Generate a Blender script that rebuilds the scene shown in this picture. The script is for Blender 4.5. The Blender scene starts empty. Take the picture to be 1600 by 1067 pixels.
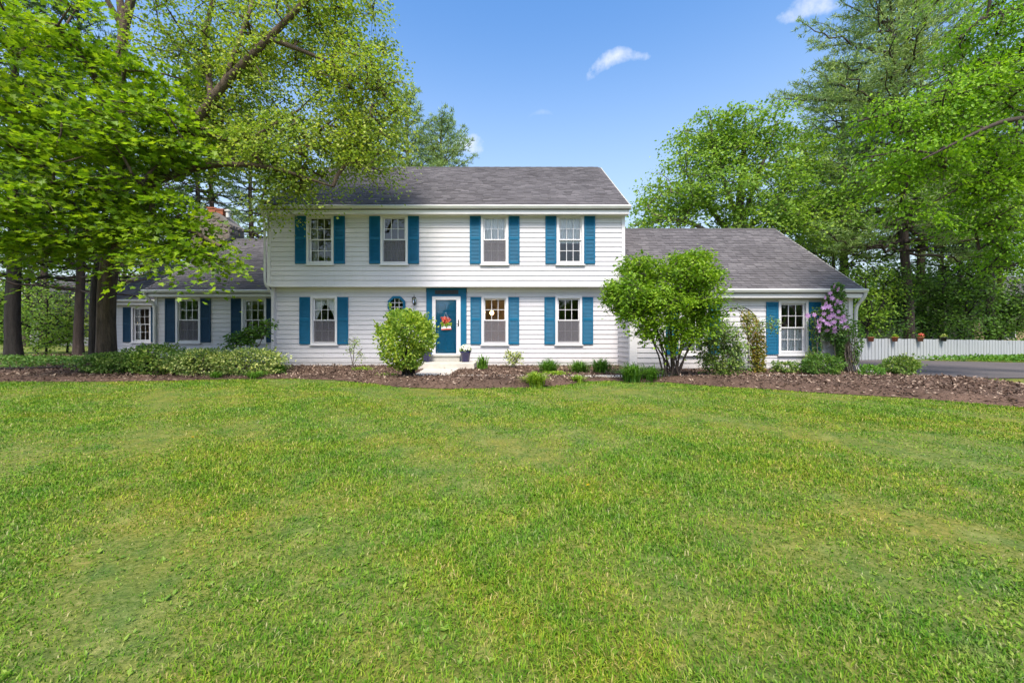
import bpy, bmesh, math, random
import numpy as np
from mathutils import Vector, Matrix
R_ = math.radians
rng = np.random.default_rng(7)
random.seed(7)
scene = bpy.context.scene
C = scene.collection
# ------------------------------------------------------------------ camera, sky, sun, exposure
FPX, HX, HY, CZ = 650.0, 800.0, 525.0, 1.15        # focal length in photo pixels, principal point, camera height
cam = bpy.data.cameras.new('camera'); camo = bpy.data.objects.new('camera', cam); C.objects.link(camo)
camo.location = (0, 0, CZ); camo.rotation_euler = (R_(90), 0, 0)
cam.sensor_width = 36; cam.lens = 36*FPX/1600; cam.shift_y = -8.5/1600
cam.clip_start = .05; cam.clip_end = 3000
scene.camera = camo
SUN_EL, SUN_AZ = 56, 184        # azimuth clockwise from +Y (north of the picture)
world = bpy.data.worlds.new('World'); scene.world = world; world.use_nodes = True
def build_world():
    nt = world.node_tree; N = nt.nodes; L = nt.links; N.clear()
    out = N.new('ShaderNodeOutputWorld'); bg = N.new('ShaderNodeBackground')
    sky = N.new('ShaderNodeTexSky'); sky.sky_type = 'NISHITA'; sky.sun_disc = False
    sky.sun_elevation = R_(SUN_EL); sky.sun_rotation = R_(SUN_AZ)
    sky.air_density = 1.0; sky.dust_density = 2.4; sky.ozone_density = 1.2; sky.altitude = 200
    hs = N.new('ShaderNodeHueSaturation'); hs.inputs['Saturation'].default_value = 1.3; hs.inputs['Value'].default_value = 1.0
    L.new(sky.outputs[0], hs.inputs['Color'])
    tc = N.new('ShaderNodeTexCoord')
    # thin clouds, each a noisy streak round one direction of the sky
    def m(op, a, b=None, c=None):
        n = N.new('ShaderNodeMath'); n.operation = op
        for i, v in enumerate((a, b, c)):
            if v is None: continue
            if isinstance(v, (int, float)): n.inputs[i].default_value = v
            else: L.new(v, n.inputs[i])
        return n.outputs[0]
    sep = N.new('ShaderNodeSeparateXYZ'); L.new(tc.outputs['Generated'], sep.inputs[0])
    yy = m('MAXIMUM', sep.outputs[1], .02)
    u = m('DIVIDE', sep.outputs[0], yy); v = m('DIVIDE', sep.outputs[2], yy)
    nz = N.new('ShaderNodeTexNoise'); nz.inputs['Scale'].default_value = 20; nz.inputs['Detail'].default_value = 7; nz.inputs['Roughness'].default_value = .62
    L.new(tc.outputs['Generated'], nz.inputs['Vector'])
    nv = m('SUBTRACT', nz.outputs[0], .5)
    total = None
    for (px, py, rx, ry, ang, amt) in ((955, 90, 50, 14, 24, 1.0), (1262, 8, 62, 17, 14, 1.0), (733, 226, 30, 20, 0, 1.0), (846, 175, 22, 5, 4, .25)):
        cu, cv = (px-HX)/FPX, (HY-py)/FPX; a = R_(ang)
        du = m('SUBTRACT', u, cu); dv = m('SUBTRACT', v, cv)
        p = m('ADD', m('MULTIPLY', du, math.cos(a)), m('MULTIPLY', dv, math.sin(a)))
        q = m('SUBTRACT', m('MULTIPLY', dv, math.cos(a)), m('MULTIPLY', du, math.sin(a)))
        q = m('ADD', q, m('MULTIPLY', m('MULTIPLY', p, p), FPX/rx*.35))
        d = m('ADD', m('POWER', m('DIVIDE', m('ABSOLUTE', p), rx/FPX), 2.0), m('POWER', m('DIVIDE', m('ABSOLUTE', q), ry/FPX), 2.0))
        k = m('SUBTRACT', m('ADD', .95, m('MULTIPLY', nv, 4.5)), d)
        k = m('MULTIPLY', m('MINIMUM', m('MAXIMUM', m('MULTIPLY', k, .42), 0.0), 1.0), amt)
        total = k if total is None else m('MAXIMUM', total, k)
    hz = N.new('ShaderNodeMapRange'); hz.interpolation_type = 'SMOOTHSTEP'; hz.inputs[1].default_value = .68; hz.inputs[2].default_value = .0; hz.inputs[4].default_value = .85
    L.new(sep.outputs[2], hz.inputs[0])
    hm = N.new('ShaderNodeMix'); hm.data_type = 'RGBA'; L.new(hz.outputs[0], hm.inputs['Factor']); L.new(hs.outputs[0], hm.inputs[6]); hm.inputs[7].default_value = (2.45, 2.75, 3.0, 1)
    mix = N.new('ShaderNodeMix'); mix.data_type = 'RGBA'
    L.new(total, mix.inputs['Factor']); L.new(hm.outputs[2], mix.inputs[6]); mix.inputs[7].default_value = (3.5, 3.55, 3.65, 1)
    L.new(mix.outputs[2], bg.inputs['Color'])
    bg.inputs['Strength'].default_value = .15
    L.new(bg.outputs[0], out.inputs['Surface'])
build_world()
sun = bpy.data.lights.new('sun', 'SUN'); suno = bpy.data.objects.new('sun', sun); C.objects.link(suno)
sun.energy = 2.5; sun.angle = R_(18); sun.color = (1, .93, .82)
sd = Vector((math.sin(R_(SUN_AZ))*math.cos(R_(SUN_EL)), math.cos(R_(SUN_AZ))*math.cos(R_(SUN_EL)), math.sin(R_(SUN_EL))))
suno.rotation_euler = sd.to_track_quat('Z', 'Y').to_euler(); suno.location = (0, 0, 40)
vs = scene.view_settings; vs.view_transform = 'Standard'; vs.look = 'None'; vs.gamma = 1; vs.use_curve_mapping = False
vs.exposure = 1.15
scene.cycles.max_bounces = 8; scene.cycles.diffuse_bounces = 4; scene.cycles.transparent_max_bounces = 12; scene.cycles.transmission_bounces = 4
scene.cycles.use_denoising = True
# ------------------------------------------------------------------ helpers
def sstep(a, b, x):
    t = np.clip((np.asarray(x, float)-a)/(b-a), 0, 1); return t*t*(3-2*t)
def gz(x, y):
    x = np.asarray(x, float); y = np.asarray(y, float)
    z = -.38+.026*np.clip(y, -6, 14.6)
    z = z+.2*sstep(-9, -14, x)*sstep(10.5, 14.5, y)-.12*sstep(9, 13, x)*sstep(11, 15, y)
    z = z+.02*np.sin(x*.7+.4)*np.sin(y*.55)*sstep(11, 8, y)
    return z
def G(x, y): return float(gz(x, y))
def W(px, py, d): return np.array([(px-HX)/FPX*d, d, CZ+(HY-py)/FPX*d])
def X(px, d): return (px-HX)/FPX*d
def Z(py, d): return CZ+(HY-py)/FPX*d
def ground_at(px, py):                                   # where a line of sight meets the ground
    d = 11.0
    for _ in range(40): d = .5*d+.5*(CZ-G(X(px, d), d))*FPX/max(py-HY, 1)
    return X(px, d), d
def link(o, parent=None):
    C.objects.link(o)
    if parent is not None: o.parent = parent
    return o
def tag(o, label=None, cat=None, group=None, kind=None):
    if label: o['label'] = label
    if cat: o['category'] = cat
    if group: o['group'] = group
    if kind: o['kind'] = kind
    return o
def thing(name, loc, label, cat, group=None):
    o = bpy.data.objects.new(name, None); o.empty_display_size = .2; o.location = loc; C.objects.link(o)
    return tag(o, label, cat, group)
def wl(p):                                               # world offset of a parent chain (no rotation is used on parents)
    v = Vector((0, 0, 0))
    while p is not None: v = v+p.location; p = p.parent
    return v
def put(name, me, parent=None, at=(0, 0, 0)):            # a mesh whose origin stands at 'at' in the world
    o = bpy.data.objects.new(name, me); o.location = Vector(at)-(wl(parent) if parent else Vector((0, 0, 0)))
    return link(o, parent)
def npmesh(name, V, F, mat, smooth=False):
    """V (n,3); F list of (m,k) index arrays"""
    me = bpy.data.meshes.new(name); V = np.asarray(V, np.float32)
    if not isinstance(F, list): F = [F]
    F = [np.asarray(f, np.int32) for f in F if len(f)]
    me.vertices.add(len(V)); me.vertices.foreach_set('co', V.ravel())
    loops = np.concatenate([f.ravel() for f in F]); sizes = np.concatenate([np.full(len(f), f.shape[1], np.int32) for f in F])
    starts = np.concatenate([[0], np.cumsum(sizes)[:-1]]).astype(np.int32)
    me.loops.add(len(loops)); me.loops.foreach_set('vertex_index', loops)
    me.polygons.add(len(sizes)); me.polygons.foreach_set('loop_start', starts)
    me.polygons.foreach_set('use_smooth', np.full(len(sizes), bool(smooth)))
    me.update(calc_edges=True)
    if mat: me.materials.append(mat)
    return me
class MB:
    """collects simple solids into one mesh"""
    def __init__(s): s.V = []; s.F = {}; s.n = 0
    def add(s, V, F):
        V = np.asarray(V, float)
        for f in F: s.F.setdefault(len(f), []).append([i+s.n for i in f])
        s.V.append(V); s.n += len(V); return s
    def box(s, x0, x1, y0, y1, z0, z1):
        V = [(x0, y0, z0), (x1, y0, z0), (x1, y1, z0), (x0, y1, z0), (x0, y0, z1), (x1, y0, z1), (x1, y1, z1), (x0, y1, z1)]
        return s.add(V, [(0, 3, 2, 1), (4, 5, 6, 7), (0, 1, 5, 4), (1, 2, 6, 5), (2, 3, 7, 6), (3, 0, 4, 7)])
    def prism(s, prof, axis, a, b):                      # profile polygon (p,q) swept along an axis
        n = len(prof); V = []
        for t in (a, b):
            for p, q in prof: V.append((t, p, q) if axis == 'x' else (p, t, q) if axis == 'y' else (p, q, t))
        F = [tuple(range(n)), tuple(range(2*n-1, n-1, -1))]+[(i, i+n, (i+1) % n+n, (i+1) % n) for i in range(n)]
        return s.add(V, F)
    def lathe(s, prof, c=(0, 0, 0), n=20):
        V = []; F = []
        for r, z in prof:
            for k in range(n): a = 2*math.pi*k/n; V.append((c[0]+r*math.cos(a), c[1]+r*math.sin(a), c[2]+z))
        for i in range(len(prof)-1):
            for k in range(n): F.append((i*n+k, i*n+(k+1) % n, (i+1)*n+(k+1) % n, (i+1)*n+k))
        F.append(tuple(range(n-1, -1, -1))); F.append(tuple(range((len(prof)-1)*n, len(prof)*n)))
        return s.add(V, F)
    def tube(s, P, r, n=8):
        V, F = tube_arrays([np.asarray(P, float)], [np.full(len(P), r) if np.isscalar(r) else np.asarray(r, float)], n)
        return s.add(V, [tuple(f) for f in F])
    def mesh(s, name, mat, smooth=False):
        me = npmesh(name, np.concatenate(s.V), [np.array(f) for f in s.F.values()], mat, smooth)
        return me
    def build(s, name, mat, parent=None, smooth=False, at=None):
        me = s.mesh(name, mat, smooth)
        return put(name, me, parent, (0, 0, 0) if at is None else at)
def tube_arrays(polys, radii, sides=7, bark=0.0, seed=1):
    Vs, Fs, n0 = [], [], 0
    ang = np.arange(sides)*2*math.pi/sides
    r2 = np.random.default_rng(seed)
    for P, r in zip(polys, radii):
        n = len(P)
        if n < 2: continue
        T = np.gradient(P, axis=0); T /= np.linalg.norm(T, axis=1)[:, None]+1e-9
        ref = np.where(np.abs(T[:, 2:3]) > .9, np.array([[1., 0, 0]]), np.array([[0, 0, 1.]]))
        if (np.abs(T[:, 2]) > .9).any(): ref = np.repeat(np.array([[1., .02, 0]]), n, 0)
        A = np.cross(T, ref); A /= np.linalg.norm(A, axis=1)[:, None]+1e-9
        B = np.cross(T, A)
        rr = np.repeat(r[:, None], sides, 1)
        if bark:
            ph = r2.random(6)*6.28; zz = P[:, 2:3]
            prof = sum(np.sin(k*ang[None]+ph[i]+.7*np.sin(zz*(.8+.3*i)+ph[i])) for i, k in enumerate((5, 9, 14, 19)))
            rr = rr*(1+bark*prof*.5+bark*.5*(r2.random(rr.shape)-.5))
        V = P[:, None]+rr[..., None]*(np.cos(ang)[None, :, None]*A[:, None]+np.sin(ang)[None, :, None]*B[:, None])
        i = np.arange(n-1)[:, None]*sides; k = np.arange(sides)[None]; k2 = (k+1) % sides
        Fs.append(np.stack([i+k, i+k2, i+sides+k2, i+sides+k], -1).reshape(-1, 4)+n0)
        Vs.append(V.reshape(-1, 3)); n0 += n*sides
    return np.concatenate(Vs), np.concatenate(Fs)
def resample(P, step):
    P = np.asarray(P, float); s = np.concatenate([[0], np.cumsum(np.linalg.norm(np.diff(P[:, :3], axis=0), axis=1))])
    n = max(2, int(s[-1]/step)+1); t = np.linspace(0, s[-1], n)
    Q = np.stack([np.interp(t, s, P[:, k]) for k in range(P.shape[1])], 1)
    for _ in range(2):
        if n > 3: Q[1:-1] = (Q[:-2]+2*Q[1:-1]+Q[2:])/4
    return Q
# leaf outlines: (along, across, lift)
SHAPES = {
 'diamond': ([(0, 0, 0), (.45, -.36, .06), (1, 0, -.04), (.45, .36, .06)], [(0, 1, 2), (0, 2, 3)]),
 'oval': ([(0, 0, 0), (.3, -.3, .05), (.7, -.24, .03), (1, 0, -.06), (.7, .24, .03), (.3, .3, .05)], [(0, 1, 2, 3), (0, 3, 4, 5)]),
 'maple': ([(0, 0, 0), (.02, -.4, .03), (.38, -.22, 0), (.5, -.55, .04), (.66, -.16, .0), (1, 0, -.05), (.66, .16, 0), (.5, .55, .04), (.38, .22, 0), (.02, .4, .03)], [(0, 1, 2, 3, 4), (0, 4, 5, 6), (0, 6, 7, 8, 9)]),
 'strap': ([(0, -.05, 0), (0, .05, 0), (.5, .09, .0), (.5, -.09, .0), (1, 0, 0)], [(0, 1, 2, 3), (3, 2, 4)]),
 'needle': ([(0, -.5, 0), (0, .5, 0), (1, 0, 0)], [(0, 1, 2)]),
}
def unit(a): return a/(np.linalg.norm(a, axis=-1, keepdims=True)+1e-9)
def leaf_arrays(pos, axis, nrm, size, shape, width=1.0, n0=0):
    tv, tf = SHAPES[shape]; tv = np.array(tv)
    axis = unit(axis); nrm = nrm-(nrm*axis).sum(1)[:, None]*axis; nrm = unit(nrm); side = np.cross(nrm, axis)
    s = np.asarray(size, float)[:, None, None]
    V = pos[:, None]+s*(tv[None, :, 0:1]*axis[:, None]+tv[None, :, 1:2]*width*side[:, None]+tv[None, :, 2:3]*nrm[:, None])
    n = len(pos); k = len(tv); base = (np.arange(n)*k)[:, None]+n0
    F = [base+np.array(f)[None] for f in tf]
    return V.reshape(-1, 3), F
def leaf_mesh(name, pos, axis, nrm, size, shape, mat, width=1.0):
    V, F = leaf_arrays(pos, axis, nrm, size, shape, width)
    byk = {}
    for f in F: byk.setdefault(f.shape[1], []).append(f)
    return npmesh(name, V, [np.concatenate(v) for v in byk.values()], mat)
# ------------------------------------------------------------------ materials
def newmat(name):
    m = bpy.data.materials.new(name); m.use_nodes = True; nt = m.node_tree
    b = nt.nodes['Principled BSDF']; return m, nt, b, nt.nodes['Material Output']
def ramp(nt, fac, stops):
    n = nt.nodes.new('ShaderNodeValToRGB'); e = n.color_ramp.elements
    while len(e) < len(stops): e.new(.5)
    for i, (p, c) in enumerate(stops): e[i].position = p; e[i].color = (*c, 1)
    nt.links.new(fac, n.inputs[0]); return n.outputs[0]
def noise(nt, scale, detail=4, rough=.55, vec=None, stretch=None):
    n = nt.nodes.new('ShaderNodeTexNoise'); n.inputs['Scale'].default_value = scale; n.inputs['Detail'].default_value = detail; n.inputs['Roughness'].default_value = rough
    tc = nt.nodes.new('ShaderNodeNewGeometry'); v = tc.outputs['Position']
    if stretch:
        mp = nt.nodes.new('ShaderNodeMapping'); mp.inputs['Scale'].default_value = stretch; nt.links.new(v, mp.inputs[0]); v = mp.outputs[0]
    nt.links.new(v, n.inputs['Vector']); return n.outputs[0]
def mixc(nt, fac, a, b, mode='MIX'):
    n = nt.nodes.new('ShaderNodeMix'); n.data_type = 'RGBA'; n.blend_type = mode
    for s, v in ((0, fac), (6, a), (7, b)):
        if isinstance(v, (int, float)): n.inputs[s].default_value = v
        elif isinstance(v, tuple): n.inputs[s].default_value = (*v, 1)
        else: nt.links.new(v, n.inputs[s])
    return n.outputs[2]
def island(nt): return nt.nodes.new('ShaderNodeNewGeometry').outputs['Random Per Island']
def bump(nt, b, h, strength=.3, dist=.01):
    n = nt.nodes.new('ShaderNodeBump'); n.inputs['Strength'].default_value = strength; n.inputs['Distance'].default_value = dist
    nt.links.new(h, n.inputs['Height']); nt.links.new(n.outputs[0], b.inputs['Normal'])
def paint(name, c, rough=.55, var=.12, scale=3, stretch=None, bmp=0, metal=0, spec=.4):
    m, nt, b, o = newmat(name)
    n = noise(nt, scale, 6, .6, stretch=stretch)
    lo = tuple(x*(1-var) for x in c); hi = tuple(min(1, x*(1+var)) for x in c)
    nt.links.new(ramp(nt, n, [(.3, lo), (.7, hi)]), b.inputs['Base Color'])
    b.inputs['Roughness'].default_value = rough; b.inputs['Metallic'].default_value = metal; b.inputs['Specular IOR Level'].default_value = spec
    if bmp: bump(nt, b, noise(nt, scale*12, 5, .6, stretch=stretch), bmp, .01)
    return m
def foliage(name, cols, clump=.6, trans=.35, rough=.5, clumpcol=None, gain=1.5):
    """leaf colours vary leaf by leaf and twig by twig; part of the light passes through"""
    m, nt, b, o = newmat(name)
    cols = [tuple(min(.8, x*gain) for x in c_) for c_ in cols]; n = len(cols); c = ramp(nt, island(nt), [(i/(n-1) if n > 1 else 0, x) for i, x in enumerate(cols)])
    cl = noise(nt, clump, 3, .5)
    c = mixc(nt, ramp(nt, cl, [(.35, (0, 0, 0)), (.65, (1, 1, 1))]), c, mixc(nt, 1.0, c, clumpcol or (1.25, 1.12, .75), 'MULTIPLY'))
    nt.links.new(c, b.inputs['Base Color']); b.inputs['Roughness'].default_value = rough; b.inputs['Specular IOR Level'].default_value = .3
    tr = nt.nodes.new('ShaderNodeBsdfTranslucent'); nt.links.new(mixc(nt, 1.0, c, (1.25, 1.3, .6), 'MULTIPLY'), tr.inputs[0])
    ms = nt.nodes.new('ShaderNodeMixShader'); ms.inputs[0].default_value = trans
    nt.links.new(b.outputs[0], ms.inputs[1]); nt.links.new(tr.outputs[0], ms.inputs[2]); nt.links.new(ms.outputs[0], o.inputs[0])
    return m
def bark(name, a, b_, scale=6):
    m, nt, b, o = newmat(name)
    n = noise(nt, scale, 8, .7, stretch=(1, 1, .22)); n2 = noise(nt, 1.3, 3)
    c = mixc(nt, n2, ramp(nt, n, [(.40, a), (.60, b_)]), tuple(x*.8 for x in b_))
    nt.links.new(c, b.inputs['Base Color']); b.inputs['Roughness'].default_value = .9
    bump(nt, b, n, 1.0, .09); return m
M = {}
def siding_mat():
    m, nt, b, o = newmat('white_siding')
    c = ramp(nt, island(nt), [(0, (.55, .54, .565)), (1, (.615, .605, .63))])
    d = noise(nt, 1.2, 6, .65, stretch=(.4, 1, 3)); g = noise(nt, 40, 4, .6, stretch=(.06, 1, 1))
    c = mixc(nt, ramp(nt, d, [(.42, (0, 0, 0)), (.78, (.5, .5, .5))]), c, (.50, .50, .49))
    st = noise(nt, 5, 6, .7, stretch=(1.2, 1, .25)); c = mixc(nt, ramp(nt, st, [(.55, (0, 0, 0)), (.85, (.45, .45, .45))]), c, (.40, .41, .38))
    sp = nt.nodes.new('ShaderNodeSeparateXYZ'); nt.links.new(nt.nodes.new('ShaderNodeNewGeometry').outputs['Position'], sp.inputs[0])
    mr = nt.nodes.new('ShaderNodeMapRange'); mr.inputs[1].default_value = .4; mr.inputs[2].default_value = .0; nt.links.new(sp.outputs[2], mr.inputs[0])
    ml = nt.nodes.new('ShaderNodeMath'); ml.operation = 'MULTIPLY'; nt.links.new(mr.outputs[0], ml.inputs[0]); nt.links.new(noise(nt, 4, 5, .7), ml.inputs[1])
    c = mixc(nt, ml.outputs[0], c, (.33, .30, .25))
    nt.links.new(c, b.inputs['Base Color']); b.inputs['Roughness'].default_value = .6; b.inputs['Specular IOR Level'].default_value = .3
    bump(nt, b, g, .15, .004); return m
M['siding'] = siding_mat()
M['trim'] = paint('white_trim', (.66, .655, .67), .45, .04, 2, bmp=.03)
M['gutter'] = paint('white_gutter', (.60, .605, .58), .4, .1, 1.2, stretch=(1, 1, 4))
M['soffit'] = paint('soffit_paint', (.70, .68, .60), .6, .06, 2)
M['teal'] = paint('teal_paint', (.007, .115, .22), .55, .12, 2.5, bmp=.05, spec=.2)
M['teal_shaded'] = paint('shaded_teal_paint', (.014, .05, .095), .6, .12, 2.5, bmp=.05, spec=.2)  # shutter teal again, with the tree shade on the left wings in its colour
M['door'] = paint('teal_door_paint', (.005, .27, .48), .4, .06, 2)
M['concrete'] = paint('concrete', (.50, .47, .41), .85, .12, 3, bmp=.15)
M['pale_concrete'] = paint('pale_concrete', (.50, .47, .42), .85, .08, 4, bmp=.12)
M['step'] = paint('grey_step', (.42, .41, .37), .8, .1, 5, bmp=.1)
M['black'] = paint('black_metal', (.012, .012, .013), .4, .1, 8)
M['iron'] = paint('dark_iron', (.02, .018, .017), .5, .2, 20)
M['dark_strip'] = paint('dark_coat', (.015, .018, .022), .35, .15, 4)
M['terracotta'] = paint('terracotta', (.28, .095, .05), .8, .2, 6, bmp=.1)
M['interior'] = paint('dim_plaster', (.30, .26, .21), .9, .1, 1)
M['floorwood'] = paint('dim_floor', (.12, .07, .04), .7, .1, 2)
M['cloth'] = paint('white_curtain', (.82, .82, .83), .9, .05, 5)
M['bluepot'] = paint('cobalt_glaze', (.012, .013, .10), .15, .2, 5, spec=.7)
M['asphalt'] = paint('asphalt', (.100, .086, .085), .9, .22, .5, stretch=(.5, 2.5, 1), bmp=.3)
M['fence'] = None
def fence_mat():
    m, nt, b, o = newmat('weathered_white_boards')
    c = ramp(nt, island(nt), [(0, (.25, .275, .30)), (.5, (.33, .355, .375)), (1, (.41, .43, .45))])
    g = noise(nt, 9, 6, .65, stretch=(4, 4, .3))
    c = mixc(nt, ramp(nt, g, [(.45, (0, 0, 0)), (.8, (.8, .8, .8))]), c, (.30, .31, .30))
    nt.links.new(c, b.inputs['Base Color']); b.inputs['Roughness'].default_value = .8; bump(nt, b, g, .2, .01); return m
M['fence'] = fence_mat()
def shingle_mat():
    m, nt, b, o = newmat('grey_asphalt_shingles')
    c = ramp(nt, island(nt), [(0, (.076, .072, .075)), (.35, (.092, .087, .091)), (.7, (.105, .100, .104)), (1, (.128, .122, .125))])
    n = noise(nt, 60, 3, .7); n2 = noise(nt, .55, 4, .6)
    c = mixc(nt, 1.0, c, ramp(nt, n, [(.3, (.75, .75, .75)), (.7, (1.2, 1.2, 1.2))]), 'MULTIPLY')
    c = mixc(nt, 1.0, c, ramp(nt, n2, [(.3, (1.02, 1.0, 1.0)), (.7, (1.34, 1.31, 1.31))]), 'MULTIPLY')
    nt.links.new(c, b.inputs['Base Color']); b.inputs['Roughness'].default_value = .9; b.inputs['Specular IOR Level'].default_value = .25
    bump(nt, b, n, .4, .004); return m
M['shingle'] = shingle_mat()
M['deck'] = paint('roof_deck', (.07, .066, .066), .9, .1, 3)
def glass_mat():
    m, nt, b, o = newmat('window_glass')
    gl = nt.nodes.new('ShaderNodeBsdfGlossy'); gl.inputs['Roughness'].default_value = .02; gl.inputs['Color'].default_value = (.95, .97, 1, 1)
    tr = nt.nodes.new('ShaderNodeBsdfTransparent'); tr.inputs[0].default_value = (.95, .96, .96, 1)
    fr = nt.nodes.new('ShaderNodeFresnel'); fr.inputs[0].default_value = 1.5
    ms = nt.nodes.new('ShaderNodeMixShader'); nt.links.new(fr.outputs[0], ms.inputs[0])
    nt.links.new(tr.outputs[0], ms.inputs[1]); nt.links.new(gl.outputs[0], ms.inputs[2]); nt.links.new(ms.outputs[0], o.inputs[0]); return m
M['glass'] = glass_mat()
def veil_mat(name, col, op):
    m, nt, b, o = newmat(name)
    tr = nt.nodes.new('ShaderNodeBsdfTransparent'); ms = nt.nodes.new('ShaderNodeMixShader'); ms.inputs[0].default_value = op
    b.inputs['Base Color'].default_value = (*col, 1); b.inputs['Roughness'].default_value = .9
    nt.links.new(tr.outputs[0], ms.inputs[1]); nt.links.new(b.outputs[0], ms.inputs[2]); nt.links.new(ms.outputs[0], o.inputs[0]); return m
M['screen'] = veil_mat('insect_screen_mesh', (.15, .145, .165), .5)
M['sheer'] = veil_mat('sheer_curtain', (.85, .85, .88), .62)
def glow(name, c, s):
    m, nt, b, o = newmat(name); b.inputs['Emission Color'].default_value = (*c, 1); b.inputs['Emission Strength'].default_value = s; b.inputs['Base Color'].default_value = (*c, 1); return m
M['bulb'] = glow('lit_bulb', (1, .62, .28), 6); M['globe'] = glow('lit_globe', (1, .78, .55), 3)
M['stone'] = None
def mulch_mat(chips):
    m, nt, b, o = newmat('mulch_chips' if chips else 'mulch_bed')
    cols = [(0, (.05, .032, .024)), (.4, (.125, .084, .064)), (.75, (.22, .16, .125)), (1, (.46, .37, .29))]
    f = island(nt) if chips else noise(nt, 45, 6, .7)
    c = ramp(nt, f, cols if chips else [(.3, cols[0][1]), (.55, cols[1][1]), (.75, cols[2][1])])
    c = mixc(nt, 1.0, c, ramp(nt, noise(nt, .8, 4), [(.3, (.75, .72, .7)), (.7, (1.2, 1.15, 1.1))]), 'MULTIPLY')
    nt.links.new(c, b.inputs['Base Color']); b.inputs['Roughness'].default_value = .95; b.inputs['Specular IOR Level'].default_value = .15
    if not chips: bump(nt, b, noise(nt, 30, 6, .7), 1, .03)
    return m
M['mulch'] = mulch_mat(False); M['chips'] = mulch_mat(True)
def lawn_mat(name, blades):
    m, nt, b, o = newmat(name)
    big = noise(nt, .45, 3, .55, stretch=(1, 1.6, .1)); mid = noise(nt, 2.6, 4, .6, stretch=(1, 1, .1))
    if blades: c = ramp(nt, island(nt), [(0, (.070, .175, .010)), (.35, (.120, .26, .013)), (.65, (.19, .335, .020)), (.88, (.30, .39, .045)), (.965, (.40, .385, .14)), (1, (.48, .44, .22))])
    else: c = ramp(nt, noise(nt, 30, 6, .7), [(.3, (.06, .075, .017)), (.5, (.13, .165, .026)), (.72, (.26, .235, .085))])
    c = mixc(nt, ramp(nt, big, [(.40, (0, 0, 0)), (.62, (1, 1, 1))]), c, mixc(nt, 1.0, c, (1.30, 1.06, .85), 'MULTIPLY'))
    c = mixc(nt, ramp(nt, mid, [(.42, (0, 0, 0)), (.68, (1, 1, 1))]), c, mixc(nt, 1.0, c, (.56, .80, .78), 'MULTIPLY'))
    c = mixc(nt, ramp(nt, noise(nt, 3.4, 6, .68, stretch=(1, 1, .1)), [(.54, (0, 0, 0)), (.74, (.45, .45, .45))]), c, (.33, .34, .11))
    nt.links.new(c, b.inputs['Base Color']); b.inputs['Roughness'].default_value = .6; b.inputs['Specular IOR Level'].default_value = .2
    if blades:
        tr = nt.nodes.new('ShaderNodeBsdfTranslucent'); nt.links.new(c, tr.inputs[0]); ms = nt.nodes.new('ShaderNodeMixShader'); ms.inputs[0].default_value = .3
        nt.links.new(b.outputs[0], ms.inputs[1]); nt.links.new(tr.outputs[0], ms.inputs[2]); nt.links.new(ms.outputs[0], o.inputs[0])
    else: bump(nt, b, noise(nt, 25, 6, .7), .8, .03)
    return m
M['lawn'] = lawn_mat('lawn_soil_and_thatch', False); M['blades'] = lawn_mat('grass_blades', True)
def stone_mat():
    m, nt, b, o = newmat('field_stone')
    c = ramp(nt, island(nt), [(0, (.06, .052, .046)), (.4, (.13, .11, .095)), (.75, (.20, .165, .14)), (1, (.28, .225, .19))])
    n = noise(nt, 9, 6, .7); c = mixc(nt, 1.0, c, ramp(nt, n, [(.3, (.7, .7, .7)), (.7, (1.2, 1.2, 1.2))]), 'MULTIPLY')
    nt.links.new(c, b.inputs['Base Color']); b.inputs['Roughness'].default_value = .9; bump(nt, b, n, .6, .03); return m
M['stone'] = stone_mat(); M['mortar'] = paint('mortar', (.16, .145, .13), .95, .15, 8, bmp=.2)
M['maple'] = foliage('maple_leaves', [(.045, .094, .007), (.084, .150, .009), (.14, .205, .012)], .9, .46, .45, None, 2.0)
M['lime'] = foliage('yellow_green_leaves', [(.075, .125, .018), (.12, .185, .024), (.175, .235, .038), (.23, .26, .065)], .5, .42, .5, (1.15, 1.08, .8), 1.8)
M['green'] = foliage('mid_green_leaves', [(.05, .105, .017), (.085, .155, .026), (.13, .195, .04)], .4, .4, .5, None, 2.2)
M['locust'] = foliage('bright_green_leaves', [(.055, .13, .008), (.095, .20, .012), (.15, .26, .018)], .5, .42, .5, None, 1.75)
M['under'] = foliage('understorey_leaves', [(.022, .055, .012), (.04, .09, .018), (.065, .125, .022)], .35, .38, .5, None, 2.0)
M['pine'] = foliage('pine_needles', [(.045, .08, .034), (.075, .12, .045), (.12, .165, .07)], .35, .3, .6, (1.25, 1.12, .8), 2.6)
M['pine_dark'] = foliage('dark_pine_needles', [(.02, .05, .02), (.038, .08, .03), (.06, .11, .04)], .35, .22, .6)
M['shrub'] = foliage('shrub_leaves', [(.05, .105, .014), (.09, .16, .02), (.15, .22, .03), (.22, .27, .05)], 1.5, .38, .5, None, 1.85)
M['bigshrub'] = foliage('fresh_shrub_leaves', [(.065, .14, .010), (.11, .21, .014), (.18, .28, .025)], 1.2, .38)
M['varieg'] = foliage('variegated_leaves', [(.06, .12, .03), (.12, .19, .05), (.26, .32, .12), (.45, .48, .25)], 1.2, .3)
M['lowgreen'] = foliage('hedge_leaves', [(.035, .085, .015), (.065, .135, .025), (.11, .18, .04), (.2, .26, .09)], 1.2, .3)
M['strap'] = foliage('strap_leaves', [(.035, .095, .012), (.06, .15, .018), (.10, .20, .03)], 1.5, .3)
M['chart'] = foliage('chartreuse_leaves', [(.085, .17, .014), (.13, .22, .02), (.2, .27, .035)], 1.5, .3)
M['vine'] = foliage('vine_leaves', [(.06, .09, .015), (.11, .14, .022), (.19, .18, .03), (.22, .13, .03)], 2, .3)
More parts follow.
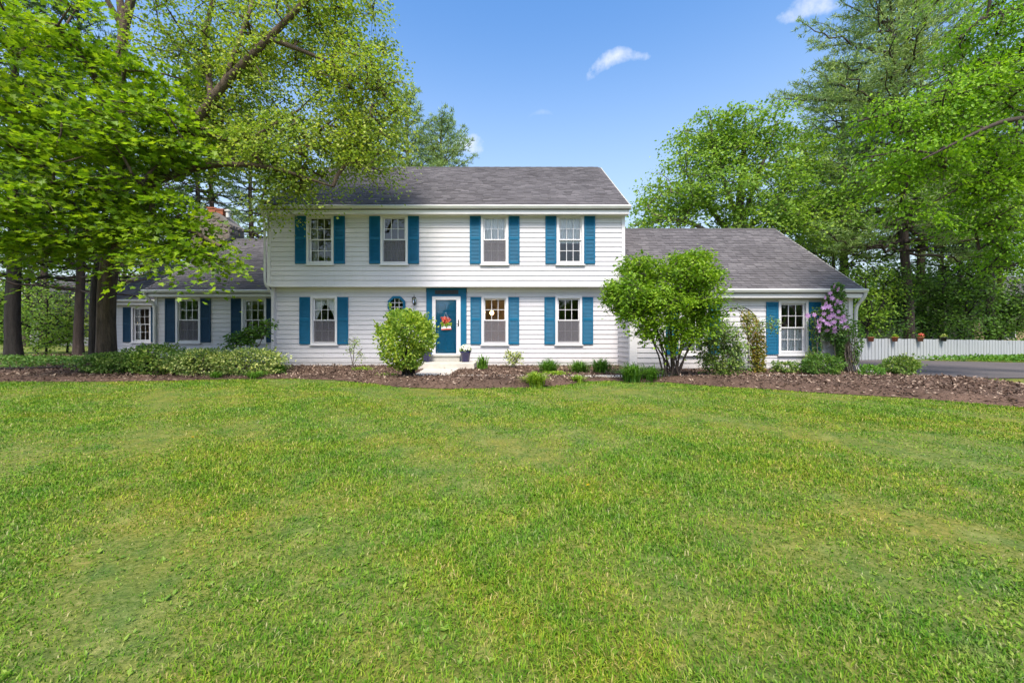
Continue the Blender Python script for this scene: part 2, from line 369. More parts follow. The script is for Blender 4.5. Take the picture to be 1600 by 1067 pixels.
M['dark'] = foliage('dark_leaves', [(.025, .065, .014), (.045, .10, .02), (.075, .14, .028)], 1.5, .32, .5, None, 1.8)
M['bark'] = bark('furrowed_bark', (.018, .012, .009), (.15, .105, .072), 9)
M['bark_dark'] = bark('dark_bark', (.006, .005, .004), (.026, .021, .018), 7)  # dark bark, deepened further to carry the shade over the left trunks
M['bark_pine'] = bark('pine_bark', (.022, .016, .013), (.095, .068, .055), 6)
M['bark_grey'] = bark('grey_bark', (.06, .05, .04), (.18, .15, .12), 12)
M['petal'] = foliage('lilac_petals', [(.34, .15, .40), (.45, .24, .52), (.60, .40, .64)], 4, .25, .5, (1, 1, 1), 1.0)
M['white_petal'] = foliage('white_petals', [(.75, .72, .68), (.82, .80, .74), (.70, .68, .40)], 6, .2, .5, (1, 1, 1), 1.0)
M['red_petal'] = foliage('red_petals', [(.45, .03, .03), (.65, .10, .05), (.75, .28, .20)], 6, .2, .5, (1, 1, 1), 1.0)
M['yellow'] = foliage('yellow_petals', [(.7, .5, .02), (.8, .6, .03)], 5, .2, .5, (1, 1, 1), 1.0)
# ------------------------------------------------------------------ ground, beds, paths
def grid_sheet(name, poly, mat, zoff, step, mound=0):
    bm = bmesh.new(); vs_ = [bm.verts.new((x, y, 0)) for x, y in poly]; bm.faces.new(vs_)
    xs = [p[0] for p in poly]; ys = [p[1] for p in poly]
    for k in np.arange(min(xs)+step, max(xs), step): bmesh.ops.bisect_plane(bm, geom=bm.verts[:]+bm.edges[:]+bm.faces[:], plane_co=(k, 0, 0), plane_no=(1, 0, 0))
    for k in np.arange(min(ys)+step, max(ys), step): bmesh.ops.bisect_plane(bm, geom=bm.verts[:]+bm.edges[:]+bm.faces[:], plane_co=(0, k, 0), plane_no=(0, 1, 0))
    r2 = np.random.default_rng(3)
    for v in bm.verts:
        v.co.z = G(v.co.x, v.co.y)+zoff
        if mound and not v.is_boundary: v.co.z += mound*(.5+.5*r2.random())+.12*float(sstep(11.85, 11.4, v.co.y)*edge_in(v.co.x, v.co.y))
    bmesh.ops.recalc_face_normals(bm, faces=bm.faces[:])
    me = bpy.data.meshes.new(name); bm.to_mesh(me); bm.free(); me.materials.append(mat)
    if me.polygons[0].normal.z < 0: me.flip_normals()
    o = put(name, me); return o
xs = np.unique(np.concatenate([np.linspace(-1200, -40, 12), np.arange(-40, 40.1, 1.0), np.linspace(40, 1200, 12)]))
ys = np.unique(np.concatenate([[-200, -60, -20], np.arange(-8, 30.1, .75), [36, 45, 70, 140, 400, 1500]]))
gx, gy = np.meshgrid(xs, ys); i = np.arange(len(ys)-1)[:, None]*len(xs); j = np.arange(len(xs)-1)[None]
F = np.stack([i+j, i+j+1, i+len(xs)+j+1, i+len(xs)+j], -1).reshape(-1, 4)
tag(put('ground', npmesh('ground', np.stack([gx, gy, gz(gx, gy)], -1).reshape(-1, 3), F, M['lawn'], True)), kind='structure')
# lawn edge of the beds, as points on the ground
edge_px = [(-260, 600), (-60, 598), (0, 597), (125, 597), (250, 595.5), (344, 593), (450, 592), (520, 594), (580, 600), (620, 605), (700, 608), (760, 607), (820, 606.5), (880, 602.5), (915, 597), (960, 595.5), (1000, 597.5), (1050, 598), (1100, 603), (1200, 609), (1280, 614), (1400, 621), (1500, 629), (1600, 638), (1720, 648)]
edge = [ground_at(*p) for p in edge_px]
def edge_in(x, y):                                       # 0 on the lawn edge, 1 inside the bed
    E = np.array(edge); return sstep(0, .45, np.asarray(y)-np.interp(x, E[:, 0], E[:, 1]))
upper = [ground_at(*p) for p in ((1720, 622), (1600, 607.5), (1520, 598.5), (1450, 592.5))]
mulch_poly = edge+upper+[(11.95, 12.45), (11.95, 15.2), (4.3, 15.2), (4.3, 16.2), (-8.6, 16.2), (-8.6, 17.2), (-14.0, 17.2), (-14, 21.5), (-21, 21.5), (-26, 16)]
bed = tag(grid_sheet('mulch_bed', mulch_poly, M['mulch'], .012, .3, .035), kind='structure')
from mathutils.bvhtree import BVHTree
bvh = BVHTree.FromPolygons([v.co[:] for v in bed.data.vertices], [p.vertices[:] for p in bed.data.polygons])
def inside(poly, x, y):
    poly = np.array(poly); r = np.zeros(len(x), bool); n = len(poly)
    for a in range(n):
        x0, y0 = poly[a]; x1, y1 = poly[(a+1) % n]
        c = ((y0 > y) != (y1 > y)) & (x < (x1-x0)*(y-y0)/((y1-y0) if y1 != y0 else 1e-9)+x0); r ^= c
    return r
def scatter(poly, n, seed, wy=1.0):
    r2 = np.random.default_rng(seed); P = np.array(poly); x = r2.uniform(P[:, 0].min(), P[:, 0].max(), n*4); y = r2.uniform(P[:, 1].min(), P[:, 1].max(), n*4)
    k = inside(poly, x, y); return x[k][:n], y[k][:n]
walk = [(X(663, 14.2), 14.23), (X(716, 14.2), 14.23), (X(701, 12.35), 12.4), (12.0, 12.4), (12.0, 11.9), (X(640, 11.9), 11.9)]
x, y = scatter(mulch_poly, 60000, 5); k = ~inside(walk, x, y); x, y = x[k], y[k]; n = len(x)
hit = [bvh.ray_cast(Vector((a_, b_, 5)), Vector((0, 0, -1)))[0] for a_, b_ in zip(x, y)]
pos = np.stack([x, y, np.array([h_.z if h_ else G(a_, b_) for h_, a_, b_ in zip(hit, x, y)])+.004+rng.random(n)*.022], 1)
ax = np.stack([rng.normal(size=n), rng.normal(size=n), rng.normal(size=n)*.5], 1); nr = np.stack([rng.normal(size=n)*.6, rng.normal(size=n)*.45, np.ones(n)], 1)
tag(put('mulch_chips', leaf_mesh('mulch_chips', pos, ax, nr, rng.uniform(.035, .12, n), 'diamond', M['chips'], .55)), 'reddish brown wood mulch chips covering the planting beds', 'mulch', kind='stuff')
tag(grid_sheet('path', walk, M['pale_concrete'], .045, .5), kind='structure')
drive = [(12.0, 12.0), (X(1450, 12), 12.0), (16.5, 12.1), (40, 12.3), (40, 19.5), (24, 19.5), (20.5, 21.4), (12.0, 23.5)]
tag(grid_sheet('driveway', drive, M['asphalt'], .022, 1.0), kind='structure')
# grass: blades over the whole lawn, thinner with distance from the street
GP = edge+[(40, 8.8), (40, 1.2), (-40, 1.2), (-40, 12.5)]
def grass_field():
    n = 1300000; r2 = np.random.default_rng(11)
    y = 1.25+(r2.random(n)**1.9)*11.5; xm = 1.3*y+1.8; x = r2.uniform(-1, 1, n)*xm
    k = inside(GP, x, y); x, y = x[k], y[k]
    patch = np.sin(x*1.3+1.7*np.sin(y*.9))+np.sin(y*1.9+1.3*np.sin(x*1.1+2))+.8*np.sin(x*4.1+y*3.3)
    keep = r2.random(len(x)) < np.clip(.36+.12*patch, .06, 1)*np.clip((y/2.2), .75, 1.0); x, y = x[keep], y[keep]; patch = patch[keep]
    n = len(x); near = sstep(7, 2, y)
    h = r2.uniform(.016, .044, n)*(1+.16*patch)*(1.05-.1*near); w = .0038+.0011*y
    a = r2.uniform(0, 6.283, n); lean = r2.uniform(.2, 1.3, n)
    d = np.stack([np.cos(a), np.sin(a)], 1); base = np.stack([x, y, gz(x, y)-.004], 1); side = np.stack([-d[:, 1], d[:, 0], np.zeros(n)], 1)
    mid = base+np.stack([d[:, 0]*h*lean*.35, d[:, 1]*h*lean*.35, h*.6], 1); tip = base+np.stack([d[:, 0]*h*lean, d[:, 1]*h*lean, h*(1.05-.28*lean)], 1)
    V = np.stack([base-side*w[:, None]*.5, base+side*w[:, None]*.5, mid+side*w[:, None]*.4, mid-side*w[:, None]*.4, tip], 1).reshape(-1, 3)
    b = (np.arange(n)*5)[:, None]
    return npmesh('lawn_grass', V, [b+np.array([[0, 1, 2, 3]]), b+np.array([[3, 2, 4]])], M['blades'])
tag(put('lawn_grass', grass_field()), 'mown green lawn grass with yellowish patches', 'grass', kind='stuff')
def weeds():
    n = 9500; r2 = np.random.default_rng(12); y = 1.3+(r2.random(n)**1.5)*8; x = r2.uniform(-1, 1, n)*(1.3*y+1); k = 5
    cl = np.sin(x*1.9+y)+np.sin(y*2.3-x*.8); kk = r2.random(n) < np.clip(.45+.3*cl, .05, 1); x, y = x[kk], y[kk]; n = len(x)
    c = np.repeat(np.stack([x, y, gz(x, y)], 1), k, 0); a = r2.uniform(0, 6.283, n*k)
    el = r2.uniform(.25, 1.0, n*k); ax = np.stack([np.cos(a), np.sin(a), el], 1); nr = np.stack([-np.cos(a)*.8, -np.sin(a)*.8, np.ones(n*k)], 1)
    return leaf_mesh('weed_leaves', c+ax*.006, ax, nr, r2.uniform(.012, .032, n*k)*np.repeat(r2.uniform(.7, 1.3, n), k), 'oval', M['weed'], .8)
M['weed'] = foliage('broad_weed_leaves', [(.075, .15, .014), (.11, .20, .022), (.16, .24, .035)], 1.5, .35, .5, None, 1.45)
tag(put('lawn_weeds', weeds()), 'small broad leaved weeds and clover growing through the lawn', 'weeds', kind='stuff')
# ------------------------------------------------------------------ the house
D_LOW, D_UP, D_RW, D_LW, D_FL = 15.7, 15.35, 14.1, 16.8, 21.2
XL, XRU, XJ, XRW, XLW, XFL = -9.0, 4.16, 4.01, 11.5, -14.4, -20.2
house = thing('house', (-2.4, 15.7, 0), 'white clapboard two storey house with grey shingle roof and teal shutters', 'house')
def hpart(name, mb, mat, parent=house, smooth=False): return mb.build(name, mat, parent, smooth)
WIN_H = 1.82
def rect(cx, zt, zb): return (cx-.415, cx+.415, zb+.095, zt-.085)
up_px = (500.8, 616.3, 773.0, 890.8); low_px = (506.7, 773.2, 888.4); rw_px = (1082, 1238.5); lw_px = (294.8, 397.5); fl_px = (221.5,)
wins = []          # (cx, z of the sill, wall distance, style, shutter paint, index)
for px in up_px: wins.append((X(px, D_UP), 3.79, D_UP, 'up', 'teal'))
for px in low_px: wins.append((X(px, D_LOW), .83, D_LOW, 'low', 'teal'))
for px in rw_px: wins.append((X(px, D_RW), .52, D_RW, 'rw', 'teal'))
for px in lw_px: wins.append((X(px, D_LW), .88, D_LW, 'lw', 'teal_shaded'))
for px in fl_px: wins.append((X(px, D_FL), .83, D_FL, 'fl', 'teal_shaded'))
def opening(cx, zs): return (cx-.42, cx+.42, zs+.09, zs+WIN_H-.08)
DOOR = (X(667, D_LOW)+.02, X(728.6, D_LOW)-.02, .0, 2.985)
OCT = (X(620.2, D_LOW), Z(476.5, D_LOW), .33)
EXPO = .176
def wall(name, x0, x1, yw, z0, z1, opens, face='front', label=None, x_in=None):
    """sheathing with real openings; every clapboard a piece of its own"""
    xs_ = sorted({x0, x1, *[o[0] for o in opens], *[o[1] for o in opens]}); sh = MB()
    def free(a, b, za, zb):
        iv = [(za, zb)]
        for o in opens:
            if o[0] < b-1e-4 and o[1] > a+1e-4:
                nx = []
                for p, q in iv:
                    if o[2] >= q or o[3] <= p: nx.append((p, q)); continue
                    if o[2] > p+.004: nx.append((p, o[2]))
                    if o[3] < q-.004: nx.append((o[3], q))
                iv = nx
        return iv
    for a, b in zip(xs_[:-1], xs_[1:]):
        for p, q in free(a, b, z0, z1): sh.box(a, b, yw+.012, yw+.15, p, q)
    w = hpart(name, sh, M['interior'])
    n = int(math.ceil((z1-z0)/EXPO))
    for r in range(n):
        za, zb = z0+r*EXPO, min(z0+(r+1)*EXPO, z1); run = None; pieces = []
        for a, b in zip(xs_[:-1], xs_[1:]):
            iv = tuple(free(a, b, za, zb))
            if run and run[2] == iv: run = (run[0], b, iv)
            else:
                if run: pieces.append(run)
                run = (a, b, iv)
        pieces.append(run)
        cut = []
        for a, b, iv in pieces:
            while b-a > 3.6:
                k_ = a+random.uniform(1.6, 3.4)
                if b-k_ < .5: break
                cut.append((a, k_-.0015, iv)); a = k_+.0015
            cut.append((a, b, iv))
        for a, b, iv in cut:
            for p, q in iv:
                if q-p < .012 or b-a < .02: continue
                jz = random.uniform(-.0015, .0015)
                th = lambda z: .005+.021*(1-(z-za)/EXPO)
                p0 = p+(.007 if p == za else 0); prof = [(yw+.011, p0+jz), (yw-th(p), p0+jz), (yw-th(q), q+.001), (yw+.011, q+.001)]
                c = ((a+b)/2, yw, p); m = MB(); m.prism([(u-yw, v-p) for u, v in prof], 'x', a-c[0], b-c[0])
                put('clapboard', m.mesh('clapboard', M['siding']), w, c)
    return w
op = lambda st: [opening(w[0], w[1]) for w in wins if w[3] == st]
oct_open = (OCT[0]-.24, OCT[0]+.24, OCT[1]-.24, OCT[1]+.24)
wall('upper_wall', XL+.02, XRU-.02, D_UP, 3.02, 5.80, op('up'))
wall('lower_wall', XL+.02, XJ, D_LOW, -.02, 2.80, op('low')+[DOOR, oct_open])
wall('garage_wing_wall', XJ+.02, XRW-.02, D_RW, -.12, 2.44, op('rw'))
wall('family_wing_wall', XLW+.02, XL, D_LW, -.08, 2.72, op('lw'))
wall('porch_wing_wall', XFL, XLW-.0, D_FL, -.05, 2.74, op('fl'))
# wing side wall facing the door (visible jog): boards run back along y
jog = MB().box(XJ+.012, XJ+.15, D_RW+.15, D_LOW+.2, -.3, 3.0); jw = hpart('jog_wall', jog, M['interior'])
for r in range(15):
    za = -.12+r*EXPO; m = MB(); m.prism([(.011, .007), (-.026, .007), (-.005, EXPO), (.011, EXPO)], 'y', -.8, .79)
    put('clapboard', m.mesh('clapboard', M['siding']), jw, (XJ, (D_RW+D_LOW)/2+.015, za))
# remaining shell: end walls, backs, floors
sh = MB()
sh.box(XL+.02, XL+.12, D_UP+.16, 24.9, -.3, 5.8); sh.box(XRU-.12, XRU-.02, D_UP+.16, 24.9, -.3, 5.8)
sh.box(XL+.12, XRU-.12, 24.78, 24.9, -.3, 5.8)
for xa, xb in ((XL+.03, XL+.12), (XRU-.12, XRU-.03)): sh.prism([(D_UP+.16, 5.8), (24.9, 5.8), (20.07, 9.0)], 'x', xa, xb)
sh.box(XRW-.12, XRW-.02, D_RW+.16, 22.7, -.3, 2.5); sh.prism([(D_RW+.16, 2.5), (22.7, 2.5), (18.5, 5.65)], 'x', XRW-.12, XRW-.03)
sh.box(XRU+.01, XRW-.12, 22.6, 22.7, -.3, 2.5)
sh.box(XLW+.02, XLW+.12, D_LW+.16, 27, -.3, 2.75); sh.prism([(D_LW+.16, 2.75), (27, 2.75), (22, 6.0)], 'x', XLW+.03, XLW+.12)
sh.box(XLW+.12, XL+.01, 26.9, 27, -.3, 2.75); sh.box(XFL+.02, XFL+.12, D_FL+.16, 26.8, -.3, 2.8); sh.prism([(D_FL+.16, 2.8), (26.8, 2.8), (24, 5.1)], 'x', XFL+.03, XFL+.12); sh.box(XFL+.13, XLW, 26.7, 26.8, -.3, 2.8)
hpart('end_walls', sh, M['siding'])
fl = MB()
fl.box(XL+.14, XRU-.14, D_LOW+.17, 24.7, .12, .2); fl.box(XRU-.13, XRW-.14, D_RW+.17, 22.5, -.1, .05); fl.box(XLW+.14, XL, D_LW+.17, 26.8, .0, .1)
hpart('floor_deck', fl, M['floorwood'])
iw = MB()
iw.box(XL+.14, XRU-.14, D_LOW+.0, 24.7, 2.82, 2.98)      # ceiling of the ground floor
iw.box(XL+.14, XRU-.14, D_UP+.17, 24.7, 5.62, 5.70)
iw.box(XL+.14, XRU-.14, 19.9, 20.0, .2, 5.6)             # middle wall
for xx in (-5.2, -3.9, -1.35, 1.0): iw.box(xx, xx+.1, D_LOW+.17, 19.9, .2, 2.8)
for xx in (-5.6, -2.6, .9): iw.box(xx, xx+.1, D_UP+.17, 19.9, 3.0, 5.6)
iw.box(XRU-.1, XRW-.14, D_RW+.17, 22.5, 2.45, 2.52); iw.box(XRU-.1, XRW-.14, 18.2, 18.3, .05, 2.45)
iw.box(XLW+.14, XL, D_LW+.17, 26.8, 2.7, 2.75); iw.box(XLW+.14, XL, 20.6, 20.7, .1, 2.7)
hpart('inner_walls', iw, M['interior'])
# ---- roofs
def roof(name, x0, x1, ye, ze, yr, zr, yb, zb, over=.0, seed=1, ridge=True):
    s = math.hypot(yr-ye, zr-ze); ty, tz = (yr-ye)/s, (zr-ze)/s; ny, nz_ = -tz, ty
    def pt(a, b, t): return (ye+ty*a+ny*b, ze+tz*a+nz_*b)
    m = MB(); th = .16
    m.prism([(ye, ze), (yr, zr), (yb, zb), (yb, zb-th), (yr, zr-th/ty*1.0), (ye, ze-th)], 'x', x0, x1)
    r = hpart(name, m, M['deck'])
    r2 = np.random.default_rng(seed); e = .185; nc = int(s/e); V = []; 
    for c in range(nc):
        w = r2.uniform(.29, .345, int((x1-x0)/.27)); xe = np.concatenate([[0], np.cumsum(w)])+x0-(c % 2)*.16-r2.random()*.08; xe = np.clip(xe, x0, x1); xe = np.unique(xe)
        a, b = xe[:-1]+.006, xe[1:]-.006; k = (b-a) > .02; a, b = a[k], b[k]; n = len(a)
        t = r2.choice([.014, .018, .024], n, p=[.3, .5, .2])+r2.random(n)*.004; s0 = c*e-.012*(c == 0)+r2.normal(0, .004, n); s1 = np.full(n, min((c+1)*e+.03, s))
        def P(xv, ss, hh): return np.stack([xv, ye+ty*ss+ny*hh, ze+tz*ss+nz_*hh], 1)
        z0 = np.full(n, .001)
        V.append(np.stack([P(a, s0, z0), P(b, s0, z0), P(b, s0, t), P(a, s0, t), P(b, s1, z0+.003), P(a, s1, z0+.003)], 1))
    V = np.concatenate(V); n = len(V); bb = (np.arange(n)*6)[:, None]
    tag(put('shingles', npmesh('shingles', V.reshape(-1, 3), np.concatenate([bb+np.array([[0, 1, 2, 3]]), bb+np.array([[3, 2, 4, 5]])]), M['shingle']), r), kind='stuff')
    if ridge:
        rc = MB(); k = int((x1-x0)/.25)
        for q in range(k):
            xa = x0+q*.25; g = .004+.006*(q % 2)
            rc.prism([(yr-.16*ty, zr-.16*tz+.02+g), (yr, zr+.03+g), (yr+.16*ty, zr-.16*tz+.02+g), (yr+.16*ty, zr-.16*tz), (yr, zr), (yr-.16*ty, zr-.16*tz)], 'x', xa, xa+.26)
        rc.build('ridge_cap', M['deck'], r)
    return r
def gutter(r, x0, x1, y, z):
    g = MB(); g.prism([(y, z), (y-.10, z), (y-.125, z-.03), (y-.125, z-.045), (y-.085, z-.12), (y, z-.12)], 'x', x0, x1); g.build('gutter', M['gutter'], r)
def fascia(r, x0, x1, y, z0, z1, ywall):
    f = MB(); f.box(x0, x1, y, y+.03, z0, z1); f.build('fascia', M['trim'], r)
    f = MB(); f.box(x0, x1, y+.031, ywall-.001, z0, z0+.02); f.build('soffit', M['soffit'], r)
def rake(r, x, ye, ze, yr, zr, yb, zb, w=.04, h=.15):
    f = MB(); f.prism([(ye, ze-.006), (yr, zr-.006), (yb, zb-.006), (yb, zb-h), (yr, zr-h*1.25), (ye, ze-h)], 'x', x-w/2, x+w/2); f.build('rake_board', M['step'], r)
zE, zR = 5.86, 9.27
r1 = roof('main_roof', XL-.1, XRU+.1, 15.03, zE, 20.07, zR, 25.1, zE, seed=1)
gutter(r1, XL-.12, XRU+.12, 15.03, zE-.005); fascia(r1, XL-.08, XRU+.08, 15.035, zE-.30, zE-.125, D_UP-.03); rake(r1, XRU+.125, 15.03, zE, 20.07, zR, 25.1, zE); rake(r1, XL-.125, 15.03, zE, 20.07, zR, 25.1, zE)
ze2, zr2 = 2.71, 5.9
r2_ = roof('garage_roof', XRU+.02, XRW+.18, 13.8, ze2, 18.5, zr2, 23.2, ze2, seed=2)
gutter(r2_, XJ+.0, XRW+.24, 13.8, ze2-.005); fascia(r2_, XJ+.01, XRW+.18, 13.805, ze2-.29, ze2-.125, D_RW-.03); rake(r2_, XRW+.205, 13.8, ze2, 18.5, zr2, 23.2, ze2)
# little slope that closes the garage roof against the lower wall of the main block
cl = MB(); cl.prism([(13.8, ze2), (15.36, ze2+1.06), (15.36, ze2+.95), (13.8, ze2-.12)], 'x', XJ+.0, XRU+.019); hpart('roof_return', cl, M['deck'])
ze3, zr3 = 2.98, 6.26
r3 = roof('family_wing_roof', XLW-.2, XL+.0, 16.5, ze3, 22.0, zr3, 27.4, ze3, seed=3)
gutter(r3, XLW-.22, XL-.02, 16.5, ze3-.005); fascia(r3, XLW-.2, XL-.01, 16.505, ze3-.27, ze3-.125, D_LW-.03); rake(r3, XLW-.225, 16.5, ze3, 22, zr3, 27.4, ze3)
r4 = roof('porch_wing_roof', XFL-.2, XLW-.0, 20.9, 2.98, 24.0, 5.25, 27.1, 2.98, seed=4)
gutter(r4, XFL-.2, XLW-.02, 20.9, 2.975); fascia(r4, XFL-.18, XLW-.01, 20.905, 2.71, 2.85, D_FL-.03); rake(r4, XFL-.225, 20.9, 2.98, 24, 5.25, 27.1, 2.98)
sv = MB(); sv.tube([(X(228, 20.3), 21.9, 3.6), (X(228, 20.3), 21.9, 4.05)], .06, 10); sv.add([(-17.7, 21.5, 3.98), (-17.25, 21.5, 4.12), (-17.25, 22.1, 4.12), (-17.7, 22.1, 3.98)], [(0, 1, 2, 3)]); sv.build('roof_vent', M['gutter'], r4)
fs = MB()                                     # dark raised strip along the family wing's rake, soffit shade put into its colour
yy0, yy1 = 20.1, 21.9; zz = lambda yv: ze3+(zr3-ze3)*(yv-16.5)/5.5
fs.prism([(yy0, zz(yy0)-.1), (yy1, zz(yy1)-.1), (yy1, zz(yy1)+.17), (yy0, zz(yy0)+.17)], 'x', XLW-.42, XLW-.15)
fs.box(XLW-1.1, XLW-.43, 20.1, 20.9, zz(yy0)-.12, zz(yy0)+.1); fs.build('dark_strip', M['dark_strip'], r3)
# ---- trim
tr = MB()
tr.box(XL-.015, XL+.10, D_UP-.045, D_UP+.16, 2.99, 5.60); tr.box(XRU-.12, XRU+.0, D_UP-.045, D_UP+.16, 3.9, 5.60); tr.box(XRU-.1, XRU-.0, D_UP-.045, D_UP+.16, 2.99, 3.9)
hpart('corner_board', tr, M['trim'])
tr = MB(); tr.box(XL-.015, XL+.10, D_LOW-.045, D_LOW+.1, -.1, 2.98); hpart('corner_board', tr, M['trim'])
tr = MB(); tr.box(XJ-.035, XJ+.22, D_RW-.048, D_RW+.012, -.2, 2.43); tr.box(XJ-.036, XJ+.011, D_RW+.012, D_RW+.10, -.2, 2.43); hpart('corner_board', tr, M['trim'])
tr = MB(); tr.box(XRW-.13, XRW+.015, D_RW-.048, D_RW+.16, -.2, 2.43); hpart('corner_board', tr, M['trim'])
tr = MB(); tr.box(XLW-.0, XLW+.11, D_LW-.045, D_LW+.15, -.2, 2.72); hpart('corner_board', tr, M['trim'])
tr = MB(); tr.box(XL+.1, XRU-.12, D_UP-.042, D_UP-.012, 2.96, 3.03); hpart('drip_board', tr, M['trim'])
tr = MB(); tr.box(XL+.0, XRU-.0, D_UP-.01, D_LOW-.005, 2.965, 2.99); hpart('overhang_soffit', tr, M['soffit'])
for a, b in ((XL+.1, DOOR[0]-.05), (DOOR[1]+.05, XJ)):
    tr = MB(); tr.box(a, b, D_LOW-.03, D_LOW+.011, 2.80, 2.964); hpart('frieze_board', tr, M['trim'])
tr = MB(); tr.box(XL+.1, XRU-.12, D_UP-.035, D_UP+.01, 5.5, 5.60); hpart('frieze_board', tr, M['trim'])
# ---- downspouts
def spout(P, r=.042): m = MB(); m.tube(resample(np.array(P, float), .06), r, 8); return hpart('downspout', m, M['gutter'], smooth=True)
spout([(XL-.03, 14.96, 5.72), (XL-.03, 15.0, 5.6), (XL-.06, 15.22, 5.42), (XL-.07, 15.26, 5.2), (XL-.07, 15.26, 3.2), (XL-.06, 15.28, 3.05), (XL+.02, 15.58, 2.72), (XL+.03, 15.6, 2.5), (XL+.03, 15.6, .05)])
spout([(XRW+.18, 13.74, 2.58), (XRW+.18, 13.76, 2.46), (XRW+.1, 13.96, 2.2), (XRW+.07, 14.0, 2.0), (XRW+.07, 14.0, .1), (XRW+.1, 13.9, -.03), (XRW+.55, 13.3, -.05)], .05)
spout([(XLW-.12, 16.44, 2.85), (XLW-.12, 16.46, 2.72), (XLW+.03, 16.66, 2.45), (XLW+.05, 16.7, 2.3), (XLW+.05, 16.7, .1)], .055)
# ---- windows
def window_meshes():
    w, h = 1.0, WIN_H; ox, z0, z1 = .42, .09, WIN_H-.08
    c = MB(); c.box(-.5, -ox, -.05, .012, .0, h); c.box(ox, .5, -.05, .012, .0, h); c.box(-ox, ox, -.05, .012, z1, h); c.box(-ox, ox, -.05, .012, .0, z0-.03)
    c.box(-.52, .52, -.058, .012, h+.001, h+.03)
    for a, b in ((-ox, -ox+.012), (ox-.012, ox)): c.box(a, b, .013, .17, z0, z1)
    c.box(-ox+.012, ox-.012, .013, .17, z1-.012, z1)
    s = MB(); s.box(-.54, .54, -.085, .0, -.045, -.002); s.box(-ox, ox, -.06, .14, z0-.029, z0)
    zm = (z0+z1)/2
    def sash(y, za, zb):
        m = MB(); t = .042; x0, x1 = -ox+.012, ox-.012
        m.box(x0, x0+t, y, y+.035, za, zb); m.box(x1-t, x1, y, y+.035, za, zb); m.box(x0+t, x1-t, y, y+.035, za, za+t); m.box(x0+t, x1-t, y, y+.035, zb-t, zb)
        xa, xb, pa, pb = x0+t, x1-t, za+t, zb-t; cw = (xb-xa)/3; ch = (pb-pa)/2; g = .01
        for i in (1, 2): m.box(xa+i*cw-g, xa+i*cw+g, y+.006, y+.03, pa, pb)
        for i in range(3): m.box(xa+i*cw+(g if i else 0), xa+(i+1)*cw-(g if i < 2 else 0), y+.007, y+.029, pa+ch-g, pa+ch+g)
        panes = []
        for i in range(3):
            for j in range(2):
                q = MB(); q.box(xa+i*cw+(g if i else 0), xa+(i+1)*cw-(g if i < 2 else 0), y+.015, y+.019, pa+j*ch+(g if j else 0), pa+(j+1)*ch-(g if j == 0 else 0)); panes.append(q.mesh('pane', M['glass']))
        return m.mesh('sash', M['trim']), panes
    up = sash(.03, zm-.02, z1-.012); lo = sash(.068, z0, zm+.022)
    scr = MB(); scr.box(-ox+.02, ox-.02, .04, .0405, z0, zm-.021)
    return c.mesh('window', M['trim']), s.mesh('sill', M['trim']), up, lo, scr.mesh('insect_screen', M['screen'])
WM = window_meshes()
def curtain_mesh(name, xa, xb, za, zb, mat, tie=None, y=.135, seed=0):
    nx, nz2 = 40, 14; V = []
    for j in range(nz2):
        t = j/(nz2-1)
        for i in range(nx):
            s_ = i/(nx-1); x_ = xa+(xb-xa)*s_
            if tie: k = sstep(.0, 1, 1-t); x_ = tie+(x_-tie)*(1-.78*k)
            V.append((x_, y+.018*math.sin(s_*46+seed+.5*math.sin(t*3)), za+(zb-za)*t-(0 if not tie else 0)))
    F = [(j*nx+i, j*nx+i+1, (j+1)*nx+i+1, (j+1)*nx+i) for j in range(nz2-1) for i in range(nx-1)]
    return npmesh(name, np.array(V), np.array(F), mat, True)
def shutter_meshes(mat):
    w, h = .405, WIN_H-.055; f = MB(); s = .052
    f.box(0, s, -.05, -.012, 0, h); f.box(w-s, w, -.05, -.012, 0, h)
    zmid = h*.53
    for a, b in ((0, .085), (zmid-.05, zmid+.05), (h-.075, h)): f.box(s, w-s, -.048, -.014, a, b)
    f.box(s, w-s, -.02, -.013, .085, h-.075) if False else None
    l = MB()
    for a, b in ((.085, zmid-.05), (zmid+.05, h-.075)):
        n = int((b-a)/.048); st = (b-a)/n
        for i in range(n):
            z = a+i*st; l.prism([(-.046, z+.002), (-.041, z), (-.0175, z+st*.92), (-.0225, z+st*.98)], 'x', s+.0005, w-s-.0005)
    l.box(s, w-s, -.0165, -.0125, .086, zmid-.051); l.box(s, w-s, -.0165, -.0125, zmid+.051, h-.076)
    return f.mesh('shutter', M[mat]), l.mesh('louvres', M[mat])
SM = {k: shutter_meshes(k) for k in ('teal', 'teal_shaded')}
